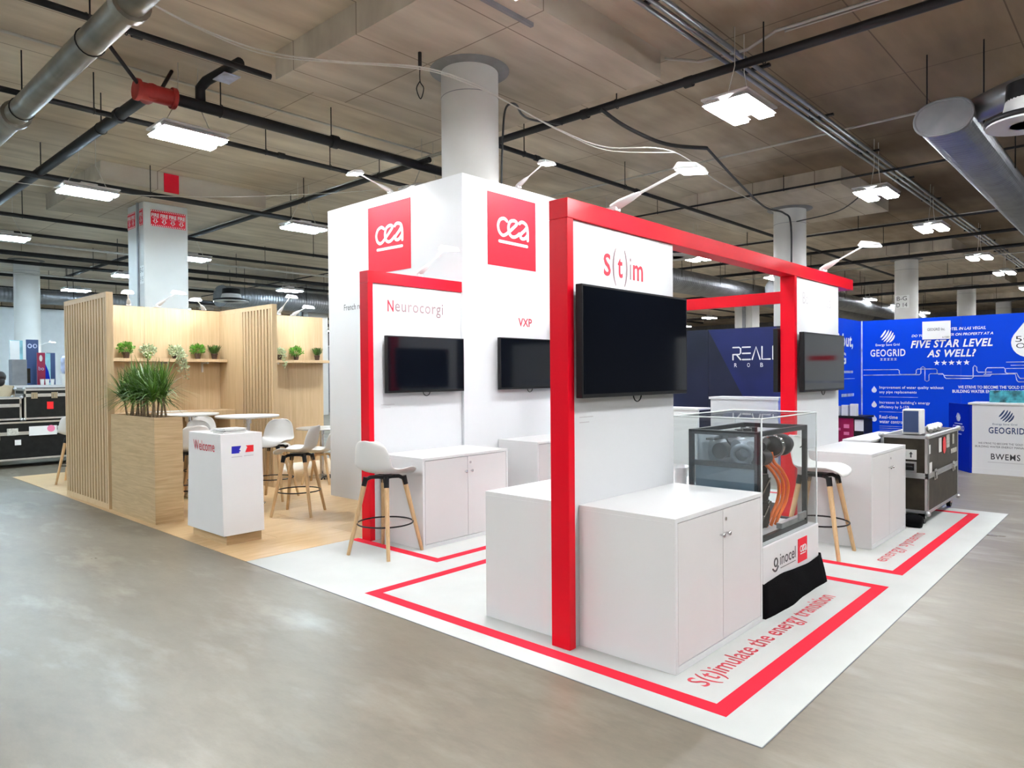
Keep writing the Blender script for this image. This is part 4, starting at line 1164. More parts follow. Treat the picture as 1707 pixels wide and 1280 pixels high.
# ------------------------------------------------------------------ black road case on the right
def road_case(x0, y0, z0, x1, y1, z1, split, m, label, name='road_case', latches=(0.2, 0.8), wheels=True, bar=0.028):
    t = Thing(name, label, 'road case', ((x0 + x1) / 2, (y0 + y1) / 2, 0 if wheels else z0))
    t.part('body_panel', MB().box(x0 + 0.004, y0 + 0.004, z0 + 0.004, x1 - 0.004, y1 - 0.004, split - 0.002), m)
    t.part('lid_panel', MB().box(x0 + 0.004, y0 + 0.004, split + 0.002, x1 - 0.004, y1 - 0.004, z1 - 0.004), m)
    mb = MB(); b = bar; p = 0.003
    zs = ((z0 - p, z0 + b), (split - b, split - 0.001), (split + 0.001, split + b), (z1 - b, z1 + p))
    for za, zb in zs:
        mb.box(x0 - p, y0 - p, za, x1 + p, y0 + 0.003, zb).box(x0 - p, y1 - 0.003, za, x1 + p, y1 + p, zb)
        mb.box(x0 - p, y0, za, x0 + 0.003, y1, zb).box(x1 - 0.003, y0, za, x1 + p, y1, zb)
    mb.box(x0 - p, y0 - p, z1, x1 + p, y0 + b, z1 + p).box(x0 - p, y1 - b, z1, x1 + p, y1 + p, z1 + p).box(x0 - p, y0, z1, x0 + b, y1, z1 + p).box(x1 - b, y0, z1, x1 + p, y1, z1 + p)
    for x in (x0, x1):
        for y in (y0, y1):
            xa, xb = (x - p, x + b) if x == x0 else (x - b, x + p)
            ya, yb = (y - p, y + b) if y == y0 else (y - b, y + p)
            mb.box(xa, ya, z0, xb, ya + 0.006 if y == y0 else yb, z1) if False else None
            mb.box(xa, (y - p if y == y0 else y - 0.003), z0, xb, (y + 0.003 if y == y0 else y + p), z1)
            mb.box((x - p if x == x0 else x - 0.003), ya, z0, (x + 0.003 if x == x0 else x + p), yb, z1)
    t.part('edge_trim', mb, 'aluminium', bv=0.001)
    mb = MB()
    for x in (x0, x1):
        for y in (y0, y1):
            for z in (z0, z1): mb.ball((x, y, z), 0.028, n=10, m=7)
    t.part('corner_ball', mb, 'aluminium')
    for k in latches:
        xl = x0 + (x1 - x0) * k
        t.part('latch', MB().box(xl - 0.05, y0 - 0.012, split - 0.06, xl + 0.05, y0 - 0.003, split + 0.05).box(xl - 0.02, y0 - 0.024, split - 0.05, xl + 0.02, y0 - 0.012, split + 0.02), 'chrome', bv=0.003)
    if wheels:
        for x in (x0 + 0.10, x1 - 0.10):
            for y in (y0 + 0.07, y1 - 0.07):
                c = t.part('caster', MB().box(x - 0.04, y - 0.035, z0 - 0.02, x + 0.04, y + 0.035, z0 - 0.003).box(x - 0.03, y - 0.03, z0 - 0.07, x + 0.03, y - 0.022, z0 - 0.02).box(x - 0.03, y + 0.022, z0 - 0.07, x + 0.03, y + 0.03, z0 - 0.02), 'chrome')
                R = (z0 - 0.02 - G) / 2
                t.part('wheel', MB().cyl((x + 0.01, y - 0.02, R + G), (x + 0.01, y + 0.02, R + G), R, n=20), 'black_plastic', c)
    return t
t = road_case(5.16, 0.50, 0.125, 6.57, 0.93, 0.90, 0.50, 'case_brown', 'black road case with aluminium edges on wheels beside the far cabinet')
for (x, z, w, h, m) in ((5.20, 0.72, 0.06, 0.09, 'paper'), (5.22, 0.52, 0.10, 0.11, 'paper'), (5.62, 0.70, 0.13, 0.15, 'paper'), (5.98, 0.72, 0.15, 0.14, 'sticker_grey'), (6.2, 0.64, 0.3, 0.05, 'sticker_grey'), (6.28, 0.74, 0.08, 0.11, 'sticker_grey')):
    t.part('sticker', MB().box(x, 0.498, z, x + w, 0.501, z + h), m)
t.part('sticker', MB().flat([(0.07 * math.cos(a) * 1.1 , 0.09 * math.sin(a)) for a in [2 * PI * k / 16 for k in range(16)]], fy(5.86, 0.4965, 0.76), 0.003), 'flag_red', label='red oval sticker')
s = t.part('label_plate', MB().box(5.152, 0.60, 0.66, 5.157, 0.83, 0.76), 'paper')
text(t, 'lettering', 'UP', fx(5.151, 0.80, 0.685), 0.09, 0.05, 'black_letter', parent=s)
t.part('arrow', MB().flat([(-.006, 0), (.006, 0), (.006, .035), (.018, .035), (0, .06), (-.018, .035), (-.006, .035)], fx(5.151, 0.65, 0.68), 0.001), 'black_letter', s)
t.part('recessed_handle', MB().box(5.150, 0.60, 0.53, 5.157, 0.83, 0.64), 'aluminium', bv=0.004)
t.part('handle_pocket', MB().box(5.147, 0.62, 0.55, 5.151, 0.81, 0.62), 'case_black')
t.part('handle_grip', MB().tube([(5.146, 0.64, 0.585), (5.135, 0.65, 0.585), (5.135, 0.78, 0.585), (5.146, 0.79, 0.585)], 0.01, 8), 'black_plastic')
single('rolled_mat', MB().lathe([(0.01, -0.16), (0.055, -0.158), (0.062, -0.14), (0.062, 0.14), (0.055, 0.158), (0.01, 0.16)], (5.02, 0.68, G + 0.062), 18, 'y'), 'black_cloth', 'black rolled cloth lying on the carpet under the road case', 'cloth', loc=(5.02, 0.68, G))
t = Thing('carton', 'upright blue and white box standing on the road case', 'box', (5.45, 0.60, 0.903))
t.part('box_body', MB().box(5.30, 0.60, 0.903, 5.50, 0.765, 1.16), 'paper', bv=0.01)
t.part('blue_face', MB().box(5.297, 0.615, 0.925, 5.30, 0.755, 1.145), 'navy_letter')
mb = MB()
for k in range(9):
    mb.tube(spline([(5.75 + 0.06 * k, 0.60 + 0.02 * (k % 3), 0.915), (5.82 + 0.06 * k, 0.62, 0.945 + 0.008 * (k % 2)), (5.95 + 0.05 * k, 0.66, 0.95), (6.05 + 0.04 * k, 0.70, 0.918)], 4), 0.022, 8)
single('cloth_bundle', mb, 'paper', 'crumpled white and grey bundle lying on top of the road case', 'bundle', loc=(5.9, 0.6, 0.9))

# ------------------------------------------------------------------ Welcome counter
t = Thing('welcome_counter', 'white Welcome counter on a wooden foot printed with a blue, white and red emblem', 'counter', (0.3, 5.4, 0))
t.part('plinth', MB().box(0.15, 5.09, G, 0.49, 5.80, 0.10), 'oak_horizontal')
wb = [(0.095, 5.03, 0.10), (0.49, 5.03, 0.10), (0.49, 5.80, 0.10), (0.095, 5.80, 0.10)]
wt = [(0.06, 5.00, 1.03), (0.46, 5.00, 1.03), (0.46, 5.66, 1.03), (0.06, 5.66, 1.03)]
t.part('body', MB().hull(wb, wt), 'white_laminate', bv=0.003)
fw_ = (Vector((0.062, 5.555, 0.865)), Vector((0, -1, 0)), Vector((-0.0376, 0, 1)).normalized(), Vector((-1, 0, -0.0376)).normalized())
text(t, 'lettering', 'Welcome', fw_, 0.44, 0.095, 'red_letter')
fg = (Vector((0.165, 5.0045, 0.85)), Vector((1, 0, 0)), Vector((0, -0.032, 1)).normalized(), Vector((0, -1, -0.032)).normalized())
mb = MB().flat([(0, 0), (0.075, 0), (0.07, 0.012), (0.088, 0.02), (0.072, 0.03), (0.08, 0.045), (0.09, 0.066), (0, 0.066)], fg, 0.002)
t.part('emblem_blue', mb, 'flag_blue', label='blue field of the emblem')
t.part('emblem_red', MB().flat([(0.13, 0.004), (0.21, 0.004), (0.21, 0.066), (0.135, 0.066), (0.15, 0.05), (0.14, 0.03)], fg, 0.002), 'flag_red', label='red field of the emblem')
t.part('emblem_caption', MB().flat([(0, -0.035), (0.1, -0.035), (0.1, -0.029), (0, -0.029)], fg, 0.001).flat([(0.12, -0.032), (0.21, -0.032), (0.21, -0.026), (0.12, -0.026)], fg, 0.001), 'faint_letter')
for k, (x, y, n) in enumerate(((0.12, 5.05, 5), (0.20, 5.28, 3))):
    t2 = Thing('brochure_stack', ['tall stack of white brochures at the front of the Welcome counter', 'lower stack of white brochures at the back of the Welcome counter'][k], 'brochures', (x + 0.11, y + 0.1, 1.03))
    for i in range(n):
        dx = 0.008 * ((i * 37) % 5 - 2)
        t2.part('brochure', MB().box(x + dx, y + dx * 0.5, 1.031 + i * 0.009, x + dx + 0.21, y + 0.2 + dx * 0.5, 1.038 + i * 0.009), 'paper')

# ------------------------------------------------------------------ lounge: screens, walls, shelves
def slat_screen(x0, x1, y0, y1, z1, label, sy0, sy1, n, solid=None):
    t = Thing('slatted_screen', label, 'screen', ((x0 + x1) / 2, (y0 + y1) / 2, G))
    t.part('end_board', MB().box(x0, y0, G, x1, y0 + 0.045, z1), 'oak_pale', bv=0.002)
    t.part('end_board', MB().box(x0, y1 - 0.045, G, x1, y1, z1), 'oak_pale', bv=0.002)
    t.part('top_rail', MB().box(x0, y0 + 0.045, z1 - 0.06, x1, y1 - 0.045, z1), 'oak_pale')
    t.part('bottom_rail', MB().box(x0, y0 + 0.045, G, x1, y1 - 0.045, 0.07), 'oak_pale')
    if solid: t.part('solid_panel', MB().box(x0, solid, 0.07, x1, y1 - 0.045, z1 - 0.06), 'oak_vertical')
    p = (sy1 - sy0) / n
    me = None
    for k in range(n):
        y = sy0 + p * (k + 0.5)
        if me is None:
            me = mesh_of('slat', MB().box(-0.03, -p * 0.25, 0.07, 0.024, p * 0.25, z1 - 0.06), 'oak_vertical')
        o = t.mesh('slat', me)
        o.location = (x0 + 0.032 - t.loc.x, y - t.loc.y, -t.loc.z)
    return t
t = slat_screen(0.05, 0.125, 7.86, 9.46, 2.555, 'tall slatted wooden screen at the left end of the lounge', 7.905, 9.415, 15)
t.part('rear_panel', MB().box(0.112, 7.905, 0.07, 0.122, 9.415, 2.36), 'oak_pale')
t = slat_screen(2.14, 2.215, 7.86, 9.46, 2.555, 'slatted wooden partition in the middle of the lounge wall', 7.905, 8.72, 9, solid=8.72)
t.part('rear_panel', MB().box(2.202, 7.905, 0.07, 2.212, 8.72, 2.49), 'oak_pale')
t = Thing('lounge_wall', 'pale wooden back wall of the lounge behind the plants', 'wall panel', (2.0, 9.5, G))
for a, b in ((0.13, 1.05), (1.05, 2.25), (2.25, 3.3), (3.3, 3.96)):
    t.part('wall_board', MB().box(a + 0.001, 9.465, G + (0.10 if a > 2 else 0), b - 0.001, 9.515, 2.555), 'oak_vertical')
def shelf(x0, x1, label, br):
    t = Thing('wall_shelf', label, 'shelf', ((x0 + x1) / 2, 9.35, 1.78))
    t.part('board', MB().box(x0, 9.20, 1.77, x1, 9.464, 1.815), 'oak_pale', bv=0.003)
    for x in br:
        t.part('bracket', MB().box(x - 0.012, 9.43, 1.62, x + 0.012, 9.463, 1.77).box(x - 0.012, 9.24, 1.745, x + 0.012, 9.463, 1.77), 'fixture_white', bv=0.003)
shelf(0.21, 2.135, 'wooden wall shelf with five small plants at the left', (1.28, 1.86))
shelf(2.27, 3.99, 'wooden wall shelf with small plants right of the partition', (3.0,))
t = Thing('counter_desk', 'wooden counter desk along the lounge back wall below the shelf', 'desk', (1.2, 9.2, G))
t.part('top', MB().box(0.22, 8.95, 0.99, 2.13, 9.463, 1.06), 'oak_pale', bv=0.003)
t.part('side', MB().box(2.05, 8.95, G, 2.13, 9.463, 0.99), 'oak_pale', bv=0.003)
t.part('side', MB().box(0.22, 8.95, G, 0.30, 9.463, 0.99), 'oak_pale', bv=0.003)
t.part('modesty_board', MB().box(0.30, 9.36, 0.3, 2.05, 9.38, 0.99), 'oak_vertical')
t = Thing('open_book', 'white papers lying open on the wooden counter desk', 'papers', (1.2, 9.15, 1.06))
t.part('page', MB().box(1.0, 9.05, 1.061, 1.22, 9.3, 1.07), 'paper'); t.part('page', MB().box(1.23, 9.03, 1.061, 1.46, 9.28, 1.068), 'paper')
def round_table(x, y, R, h, label):
    t = Thing('round_table', label, 'table', (x, y, G))
    t.part('top', MB().lathe([(R - 0.01, h - 0.025), (R, h - 0.018), (R, h - 0.004), (R - 0.004, h), (0.001, h)], (x, y, 0), 44).lathe([(R - 0.01, h - 0.025), (0.001, h - 0.0251)], (x, y, 0), 44), 'white_plastic')
    t.part('column', MB().cyl((x, y, 0.03), (x, y, h - 0.03), 0.03, n=20), 'chrome')
    t.part('collar', MB().cyl((x, y, h - 0.045), (x, y, h - 0.026), 0.11, n=20).cyl((x, y, h - 0.10), (x, y, h - 0.045), 0.045, n=16), 'chrome')
    t.part('base', MB().lathe([(0.2, G), (0.2, G + 0.006), (0.18, 0.014), (0.05, 0.03), (0.03, 0.05)], (x, y, 0), 32), 'chrome')
round_table(1.32, 6.98, 0.37, 1.08, 'white high round table nearer the Welcome counter')
round_table(1.06, 8.05, 0.37, 1.08, 'white high round table behind the planter')
round_table(3.18, 8.3, 0.38, 0.76, 'low white round table near the right lounge wall')
mb = MB()
for k in range(4): mb.tube(spline([(2.95 + 0.05 * k, 7.95, 0.02), (3.1, 8.08 - 0.03 * k, 0.035 + 0.01 * k), (3.25, 7.95 + 0.04 * k, 0.03), (3.35, 8.1, 0.02)], 5), 0.012, 6)
single('cable_heap', mb, 'cable_black', 'heap of cables on the lounge floor next to the tower', 'cable', loc=(3.1, 8.0, G))

# ------------------------------------------------------------------ plants
def leaf_ball(c, R, n, size, squash=0.8, up=0.0, seed=1):
    rnd = random.Random(seed); mb = MB()
    c = Vector(c)
    for i in range(n):
        d = Vector((rnd.gauss(0, 1), rnd.gauss(0, 1), rnd.gauss(0, 1) + up)).normalized()
        r = R * rnd.uniform(0.35, 1.0)
        p = c + Vector((d.x * r, d.y * r, d.z * r * squash))
        s = size * rnd.uniform(0.6, 1.2)
        ax = (d + Vector((rnd.uniform(-.6, .6), rnd.uniform(-.6, .6), rnd.uniform(-.2, .7)))).normalized()
        sd = ax.orthogonal().normalized(); sd.rotate(Matrix.Rotation(rnd.uniform(0, 6.28), 3, ax))
        mb.add([p, p + ax * s * 0.5 + sd * s * 0.32, p + ax * s, p + ax * s * 0.5 - sd * s * 0.32], [(0, 1, 2), (0, 2, 3)])
    return mb
def pot_plant(x, y, z, kind, label, seed, pot_h=0.085, pot_r=0.045):
    t = Thing('potted_plant', label, 'potted plant', (x, y, z))
    pm = 'pot_dark' if kind != 'round' else 'leaf_bright'
    t.part('pot', MB().lathe([(pot_r * 0.75, 0), (pot_r, pot_h * 0.85), (pot_r * 1.08, pot_h * 0.86), (pot_r * 1.08, pot_h), (pot_r * 0.95, pot_h), (pot_r * 0.9, pot_h * 0.8), (0.002, pot_h * 0.8)], (x, y, z), 20), pm)
    if kind == 'bush': t.part('foliage', leaf_ball((x, y, z + pot_h + 0.055), 0.105, 420, 0.035, 0.75, 0.35, seed), 'leaf_bright', fix=False)
    elif kind == 'grass':
        rnd = random.Random(seed); mb = MB()
        for i in range(170):
            a = rnd.uniform(0, 6.28); r0 = rnd.uniform(0, 0.03); sp = rnd.uniform(0.0, 0.1); h = rnd.uniform(0.07, 0.15)
            b = Vector((x + r0 * math.cos(a), y + r0 * math.sin(a), z + pot_h * 0.8)); e = b + Vector((sp * math.cos(a), sp * math.sin(a), h))
            sd = Vector((-math.sin(a), math.cos(a), 0)) * 0.006
            mb.add([b - sd, b + sd, e + sd * 0.7, e - sd * 0.7], [(0, 1, 2, 3)])
        t.part('foliage', mb, 'leaf_dark', fix=False)
    else:
        t.part('foliage', leaf_ball((x, y, z + pot_h + 0.03), 0.10, 260, 0.04, 0.8, 0.2, seed), 'leaf_pale', fix=False)
        rnd = random.Random(seed); mb = MB(); st = MB()
        for k in range(6 if kind == 'ivy' else 1):
            px, py = x + rnd.uniform(-0.16, 0.16), 9.17
            pts = [Vector((x, y, z + pot_h)), Vector(((x + px) / 2, (y + py) / 2, z + pot_h + 0.04)), Vector((px, py, z)), Vector((px + rnd.uniform(-.05, .05), py - 0.02, z - rnd.uniform(0.08, 0.34)))]
            sp = spline(pts, 7); st.tube(sp, 0.003, 5)
            for q in sp[6:]:
                mb2 = leaf_ball(q, 0.03, 5, 0.035, 1, 0, rnd.randint(0, 9999)); mb.add(mb2.v, mb2.f)
        t.part('trailing_stem', st, 'cane'); t.part('trailing_leaves', mb, 'leaf_pale', fix=False)
SZ = 1.816
pot_plant(0.77, 9.36, SZ, 'bush', 'bushy bright green plant in a dark pot, leftmost on the long shelf', 3)
pot_plant(1.06, 9.36, SZ, 'round', 'small pale plant in a round green pot, second on the long shelf', 4)
pot_plant(1.43, 9.36, SZ, 'ivy', 'pale trailing ivy hanging over the middle of the long shelf', 5)
pot_plant(1.76, 9.36, SZ, 'bush', 'bushy green plant in a dark pot, fourth on the long shelf', 6)
pot_plant(2.01, 9.36, SZ, 'grass', 'dark green grass plant in a dark pot, next to the partition', 8)
pot_plant(3.08, 9.36, SZ, 'pale', 'pale plant at the left end of the right shelf, half behind the partition', 9)
pot_plant(3.385, 9.36, SZ, 'bush', 'bright bushy plant in a dark pot, middle of the right shelf', 10)
pot_plant(3.78, 9.36, SZ, 'grass', 'dark grass plant in a dark pot, right end of the right shelf', 11)

t = Thing('planter_box', 'tall wooden planter box with spiky dracaenas at the lounge corner', 'planter', (0.21, 7.18, G))
P0, P1, Q0, Q1, PZ = 0.07, 0.36, 6.53, 7.82, 1.125
mb = MB().box(P0, Q0, G, P0 + 0.02, Q1, PZ).box(P1 - 0.02, Q0, G, P1, Q1, PZ).box(P0 + 0.02, Q0, G, P1 - 0.02, Q0 + 0.02, PZ).box(P0 + 0.02, Q1 - 0.02, G, P1 - 0.02, Q1, PZ).box(P0 + .02, Q0 + .02, 0.9, P1 - .02, Q1 - .02, 0.92)
t.part('box_body', mb, 'oak_horizontal')
t.part('soil', MB().box(P0 + 0.021, Q0 + 0.021, 0.921, P1 - 0.021, Q1 - 0.021, 1.10), 'soil')
def dracaena(x, y, h, seed):
    rnd = random.Random(seed)
    t = Thing('dracaena_plant', 'spiky green dracaena on a bare cane in the wooden planter', 'plant', (x, y, 1.10), group='dracaenas in the wooden planter')
    tx, ty = x + rnd.uniform(-.04, .04), y + rnd.uniform(-.05, .05)
    st = MB().tube([(x, y, 1.08), ((x + tx) / 2 + rnd.uniform(-.01, .01), (y + ty) / 2, 1.1 + h * 0.5), (tx, ty, 1.1 + h)], [0.013, 0.011, 0.009], 8)
    t.part('cane', st, 'cane')
    mb = MB()
    for i in range(80):
        a = rnd.uniform(0, 6.28)
        zb = 1.1 + h * rnd.uniform(0.58, 1.0)
        k = (zb - 1.1) / h
        b = Vector((x + (tx - x) * k, y + (ty - y) * k, zb))
        up = rnd.uniform(0.0, 1.0) ** 0.95
        L = rnd.uniform(0.22, 0.44)
        d = Vector((math.cos(a) * (1.05 - up * 0.85), math.sin(a) * (1.05 - up * 0.85), up * 1.1)).normalized()
        sd = d.cross(Vector((0, 0, 1)))
        if sd.length < 0.01: sd = Vector((1, 0, 0))
        sd.normalize()
        vs = []
        for s in range(5):
            f_ = s / 4
            p = b + d * (L * f_) + Vector((0, 0, -0.34 * L * f_ ** 2 * (1.25 - up)))
            w = 0.0085 * (1 - f_ ** 1.6) + 0.0008
            vs += [p - sd * w, p + sd * w]
        mb.add(vs, [(2 * s, 2 * s + 1, 2 * s + 3, 2 * s + 2) for s in range(4)])
    t.part('leaves', mb, 'dracaena_leaf', fix=False)
rnd = random.Random(21)
for k in range(15):
    dracaena(0.13 + 0.17 * ((k * 7) % 5) / 4, 6.66 + 1.0 * k / 14, rnd.uniform(0.27, 0.40), 100 + k)
# ------------------------------------------------------------------ blue booth at the right
BX, BT = 10.65, 2.45
t = Thing('blue_booth_wall', 'bright blue printed booth wall with GEOGRID logo and FIVE STAR LEVEL slogan', 'booth wall', (BX, 0.5, 0))
for a, b in ((2.72, 1.2), (1.2, -0.34)):
    t.part('fabric_panel', MB().box(BX, b + 0.002, 0, BX + 0.06, a - 0.002, BT), 'blue_wall')
t.part('corner_profile', MB().box(BX - 0.012, 2.70, 0, BX, 2.72, BT), 'lilac_print')
F = lambda y, z: fx(BX, y, z)
def globe(th, fr, R, m, name='globe_logo'):
    mb = MB()
    # sphere mark made of slanted bands
    for k in range(5):
        off = -0.72 + 0.36 * k
        H = math.sqrt(max(0.05, 1 - off * off)) * 0.97
        top, bot = [], []
        for j in range(13):
            q = -1 + 2 * j / 12
            c = off + 0.12 * (1 - q * q) * (1 if off > -0.5 else 0.4)
            w = 0.115 * math.sqrt(max(0.0, 1 - q * q)) + 0.012
            top.append((q * H, c + w)); bot.append((q * H, c - w))
        out = []
        for (a_, b_) in bot + top[::-1]:
            x, y = a_ * 0.55 + b_ * 0.83, a_ * 0.83 - b_ * 0.55
            out.append((x * R, y * R))
        mb.flat(out, fr, 0.002)
    return th.part(name, mb, m, fix=False)
globe(t, F(2.295, 2.165), 0.115, 'white_letter')
text(t, 'lettering', 'Energy Save Grid', F(2.485, 1.985), 0.38, 0.055, 'white_letter', bold=0.01)
text(t, 'lettering', 'GEOGRID', F(2.57, 1.815), 0.555, 0.125, 'white_letter', bold=0.02, spacing=1.12)
mb = MB()
for k in range(5):
    x = -2.41 + 0.055 * k
    mb.flat([(x, 0), (x + 0.038, 0), (x + 0.038, 0.01), (x, 0.01)], F(0, 1.745)).flat([(x, 0.028), (x + 0.038, 0.028), (x + 0.038, 0.038), (x, 0.038)], F(0, 1.745)).flat([(x + 0.014, 0), (x + 0.024, 0), (x + 0.024, 0.038), (x + 0.014, 0.038)], F(0, 1.745))
t.part('small_characters', mb, 'white_letter')
text(t, 'lettering', 'AT ANY HOTEL IN LAS VEGAS,', F(1.66, 2.215), 0.80, 0.055, 'white_letter', shear=0.25, bold=0.015)
text(t, 'lettering', 'DO YOU ENJOY WATER ON PROPERTY AT A', F(1.92, 2.12), 1.16, 0.055, 'white_letter', shear=0.25, bold=0.015)
text(t, 'lettering', 'FIVE STAR LEVEL', F(1.935, 1.945), 1.17, 0.13, 'white_letter', shear=0.25, bold=0.03, spacing=1.1)
text(t, 'lettering', 'AS WELL?', F(1.69, 1.785), 0.70, 0.125, 'white_letter', shear=0.25, bold=0.03, spacing=1.1)
for k in range(5):
    c = -1.545 + 0.106 * k
    mb = MB().flat([(c + (0.047 if j % 2 == 0 else 0.02) * math.sin(j * PI / 5), 0.047 * 0 + (0.047 if j % 2 == 0 else 0.02) * math.cos(j * PI / 5)) for j in range(10)], F(0, 1.69))
    t.part('star', mb, 'white_letter', fix=False)
PL = [[(-2.68, 1.585), (-2.13, 1.585), (-2.11, 1.565), (-2.11, 1.52), (-2.09, 1.50), (-1.87, 1.50), (-1.85, 1.52), (-1.85, 1.57), (-1.83, 1.59), (-1.56, 1.59), (-1.54, 1.57), (-1.54, 1.52), (-1.52, 1.50), (-1.45, 1.50), (-1.43, 1.45), (-1.41, 1.43), (-1.05, 1.43), (-1.03, 1.45), (-1.03, 1.61), (-1.01, 1.64), (-0.98, 1.61), (-0.98, 1.56), (-0.96, 1.53), (-0.78, 1.53)],
      [(-2.68, 1.49), (-1.80, 1.495), (-1.78, 1.52), (-1.78, 1.61), (-1.75, 1.63), (-1.72, 1.61), (-1.72, 1.40), (-1.69, 1.38), (-1.66, 1.40), (-1.66, 1.49), (-1.64, 1.51), (-1.46, 1.51), (-1.44, 1.48), (-1.1, 1.47), (-0.80, 1.47), (-0.78, 1.5)],
      [(-0.88, 1.49), (-0.86, 1.51), (-0.86, 1.57), (-0.84, 1.60), (-0.62, 1.60), (-0.60, 1.58), (-0.60, 1.53), (-0.58, 1.51), (-0.45, 1.51), (-0.43, 1.46), (-0.41, 1.43), (-0.1, 1.43), (-0.08, 1.38), (3.0, 1.38)], [(-0.88, 1.495), (-0.47, 1.50), (-0.45, 1.40), (-0.43, 1.375), (3.0, 1.345)]]
mb = MB()
for p in PL: mb.stroke(p, 0.014, F(0, 0), 0.002)
t.part('pipe_line_drawing', mb, 'lilac_print', fix=False)
def drop(fr, R):
    return [(R * math.sin(a) * (1 if abs(a) < 2.0 else 1), -R * math.cos(a)) for a in [(-2.1 + 4.2 * k / 16) for k in range(17)]] + [(0, R * 1.75)]
for z, a, b, wa, wb in ((1.225, 'Improvement of water quality without', 'any pipe replacements', 0.98, 0.58), (0.965, "Increases in building's energy", 'efficiency by 5-15%', 0.78, 0.47), (0.715, 'Real-time', 'water control', 0.29, 0.38)):
    t.part('drop_bullet', MB().flat(drop(None, 0.042), F(2.51, z), 0.002), 'white_letter', fix=False)
    text(t, 'lettering', a, F(2.425, z + 0.015), wa, 0.06, 'white_letter', bold=0.015, spacing=1.1)
    text(t, 'lettering', b, F(2.425, z - 0.065), wb, 0.06, 'white_letter', bold=0.015, spacing=1.1)
    mb = MB()
    for k in range(3 if z < 0.8 else 1): mb.flat([(0, -0.12 - 0.035 * k), (0.6 if z > .8 else 0.42, -0.12 - 0.035 * k), (0.6 if z > .8 else 0.42, -0.113 - 0.035 * k), (0, -0.113 - 0.035 * k)], F(2.425, z), 0.001)
    t.part('small_print', mb, 'lilac_print')
text(t, 'lettering', "WE STRIVE TO BECOME THE 'GOLD STANDARD' OF", F(1.24, 1.265), 1.2, 0.05, 'white_letter', bold=0.02)
text(t, 'lettering', 'BUILDING WATER ENERGY MANAGEMENT', F(1.32, 1.195), 1.05, 0.05, 'white_letter', bold=0.02)
t.part('big_drop', MB().flat([(x * 0.235, y * 0.235) for x, y in drop(None, 1.0)], F(0.29, 1.99), 0.003), 'white_letter', fix=False)
text(t, 'lettering', '50', F(0.47, 2.0), 0.2, 0.09, 'black_letter', t=0.004); text(t, 'lettering', 'OFF', F(0.46, 1.90), 0.26, 0.08, 'black_letter', t=0.004)
t.part('small_print', MB().flat([(0.06, 0), (0.45, 0), (0.45, 0.012), (0.06, 0.012)], F(0.65, 1.68), 0.001).flat([(0.12, -0.05), (0.45, -0.05), (0.45, -0.04), (0.12, -0.04)], F(0.65, 1.68), 0.001).flat([(0.06, -0.1), (0.45, -0.1), (0.45, -0.09), (0.06, -0.09)], F(0.65, 1.68), 0.001), 'lilac_print')
t = Thing('blue_booth_wall', 'short blue side wall lettered but, left of the GEOGRID wall', 'booth wall', (9.0, 2.75, 0))
t.part('fabric_panel', MB().box(7.6, 2.725, 0, BX, 2.785, BT), 'blue_wall')
text(t, 'lettering', 'G but,', fy(9.25, 2.725, 1.94), 0.95, 0.26, 'white_letter', shear=0.1, bold=0.03, spacing=1.1)
text(t, 'lettering', 'ESG', fy(9.15, 2.725, 1.68), 0.68, 0.2, 'white_letter', bold=0.03, spacing=1.1)
t.part('small_print', MB().flat([(0, 0), (0.6, 0), (0.6, 0.04), (0, 0.04)], fy(9.6, 2.725, 1.53), 0.001).flat([(0, -0.1), (0.7, -0.1), (0.7, -0.09), (0, -0.09)], fy(9.6, 2.725, 1.53), 0.001).flat([(0, -0.4), (0.65, -0.4), (0.65, -0.35), (0, -0.35)], fy(9.6, 2.725, 1.53), 0.001), 'lilac_print')
t = Thing('hanging_sign', 'white rectangular name sign fixed to the top of the blue wall', 'sign', (BX - 0.05, 1.55, 2.08))
t.part('board', MB().box(BX - 0.02, 1.345, 2.085, BX - 0.005, 1.755, 2.385), 'paper')
text(t, 'lettering', 'GEOGRID Inc.', fx(BX - 0.02, 1.55, 2.25), 0.26, 0.045, 'black_letter', align='C', bold=0.01)
text(t, 'lettering', '61500', fx(BX - 0.02, 1.46, 2.10), 0.1, 0.03, 'black_letter')
# counter
t = Thing('booth_counter', 'white and blue counter printed GEOGRID and BWEMS in front of the blue wall', 'counter', (10.0, 0.3, 0))
KX, KY = 9.79, 0.93
t.part('front', MB().box(KX, -0.75, 0.09, KX + 0.03, KY - 0.03, 1.04), 'white_laminate')
t.part('side', MB().box(KX, KY - 0.03, 0.0, KX + 0.55, KY, 1.04), 'blue_dark')
t.part('kick_board', MB().box(KX - 0.01, -0.75, 0.0, KX + 0.03, KY - 0.03, 0.09), 'white_laminate')
t.part('top', MB().box(KX - 0.03, -0.78, 1.04, KX + 0.57, KY + 0.02, 1.07), 'white_laminate', bv=0.004)
C = lambda y, z: fx(KX, y, z)
globe(t, C(0.47, 0.88), 0.095, 'navy_letter')
text(t, 'lettering', 'Energy Save Grid', C(0.64, 0.735), 0.30, 0.035, 'navy_letter')
text(t, 'lettering', 'GEOGRID', C(0.69, 0.615), 0.44, 0.095, 'navy_letter', bold=0.02, spacing=1.12)
text(t, 'lettering', "WE STRIVE TO BECOME THE 'GOLD STANDARD'", C(0.82, 0.45), 0.75, 0.03, 'black_letter')
text(t, 'lettering', 'BUILDING WATER ENERGY MANAGEMENT', C(0.86, 0.40), 0.75, 0.03, 'black_letter')
text(t, 'lettering', 'BWEMS', C(0.66, 0.225), 0.36, 0.09, 'black_letter', bold=0.012, spacing=1.12)
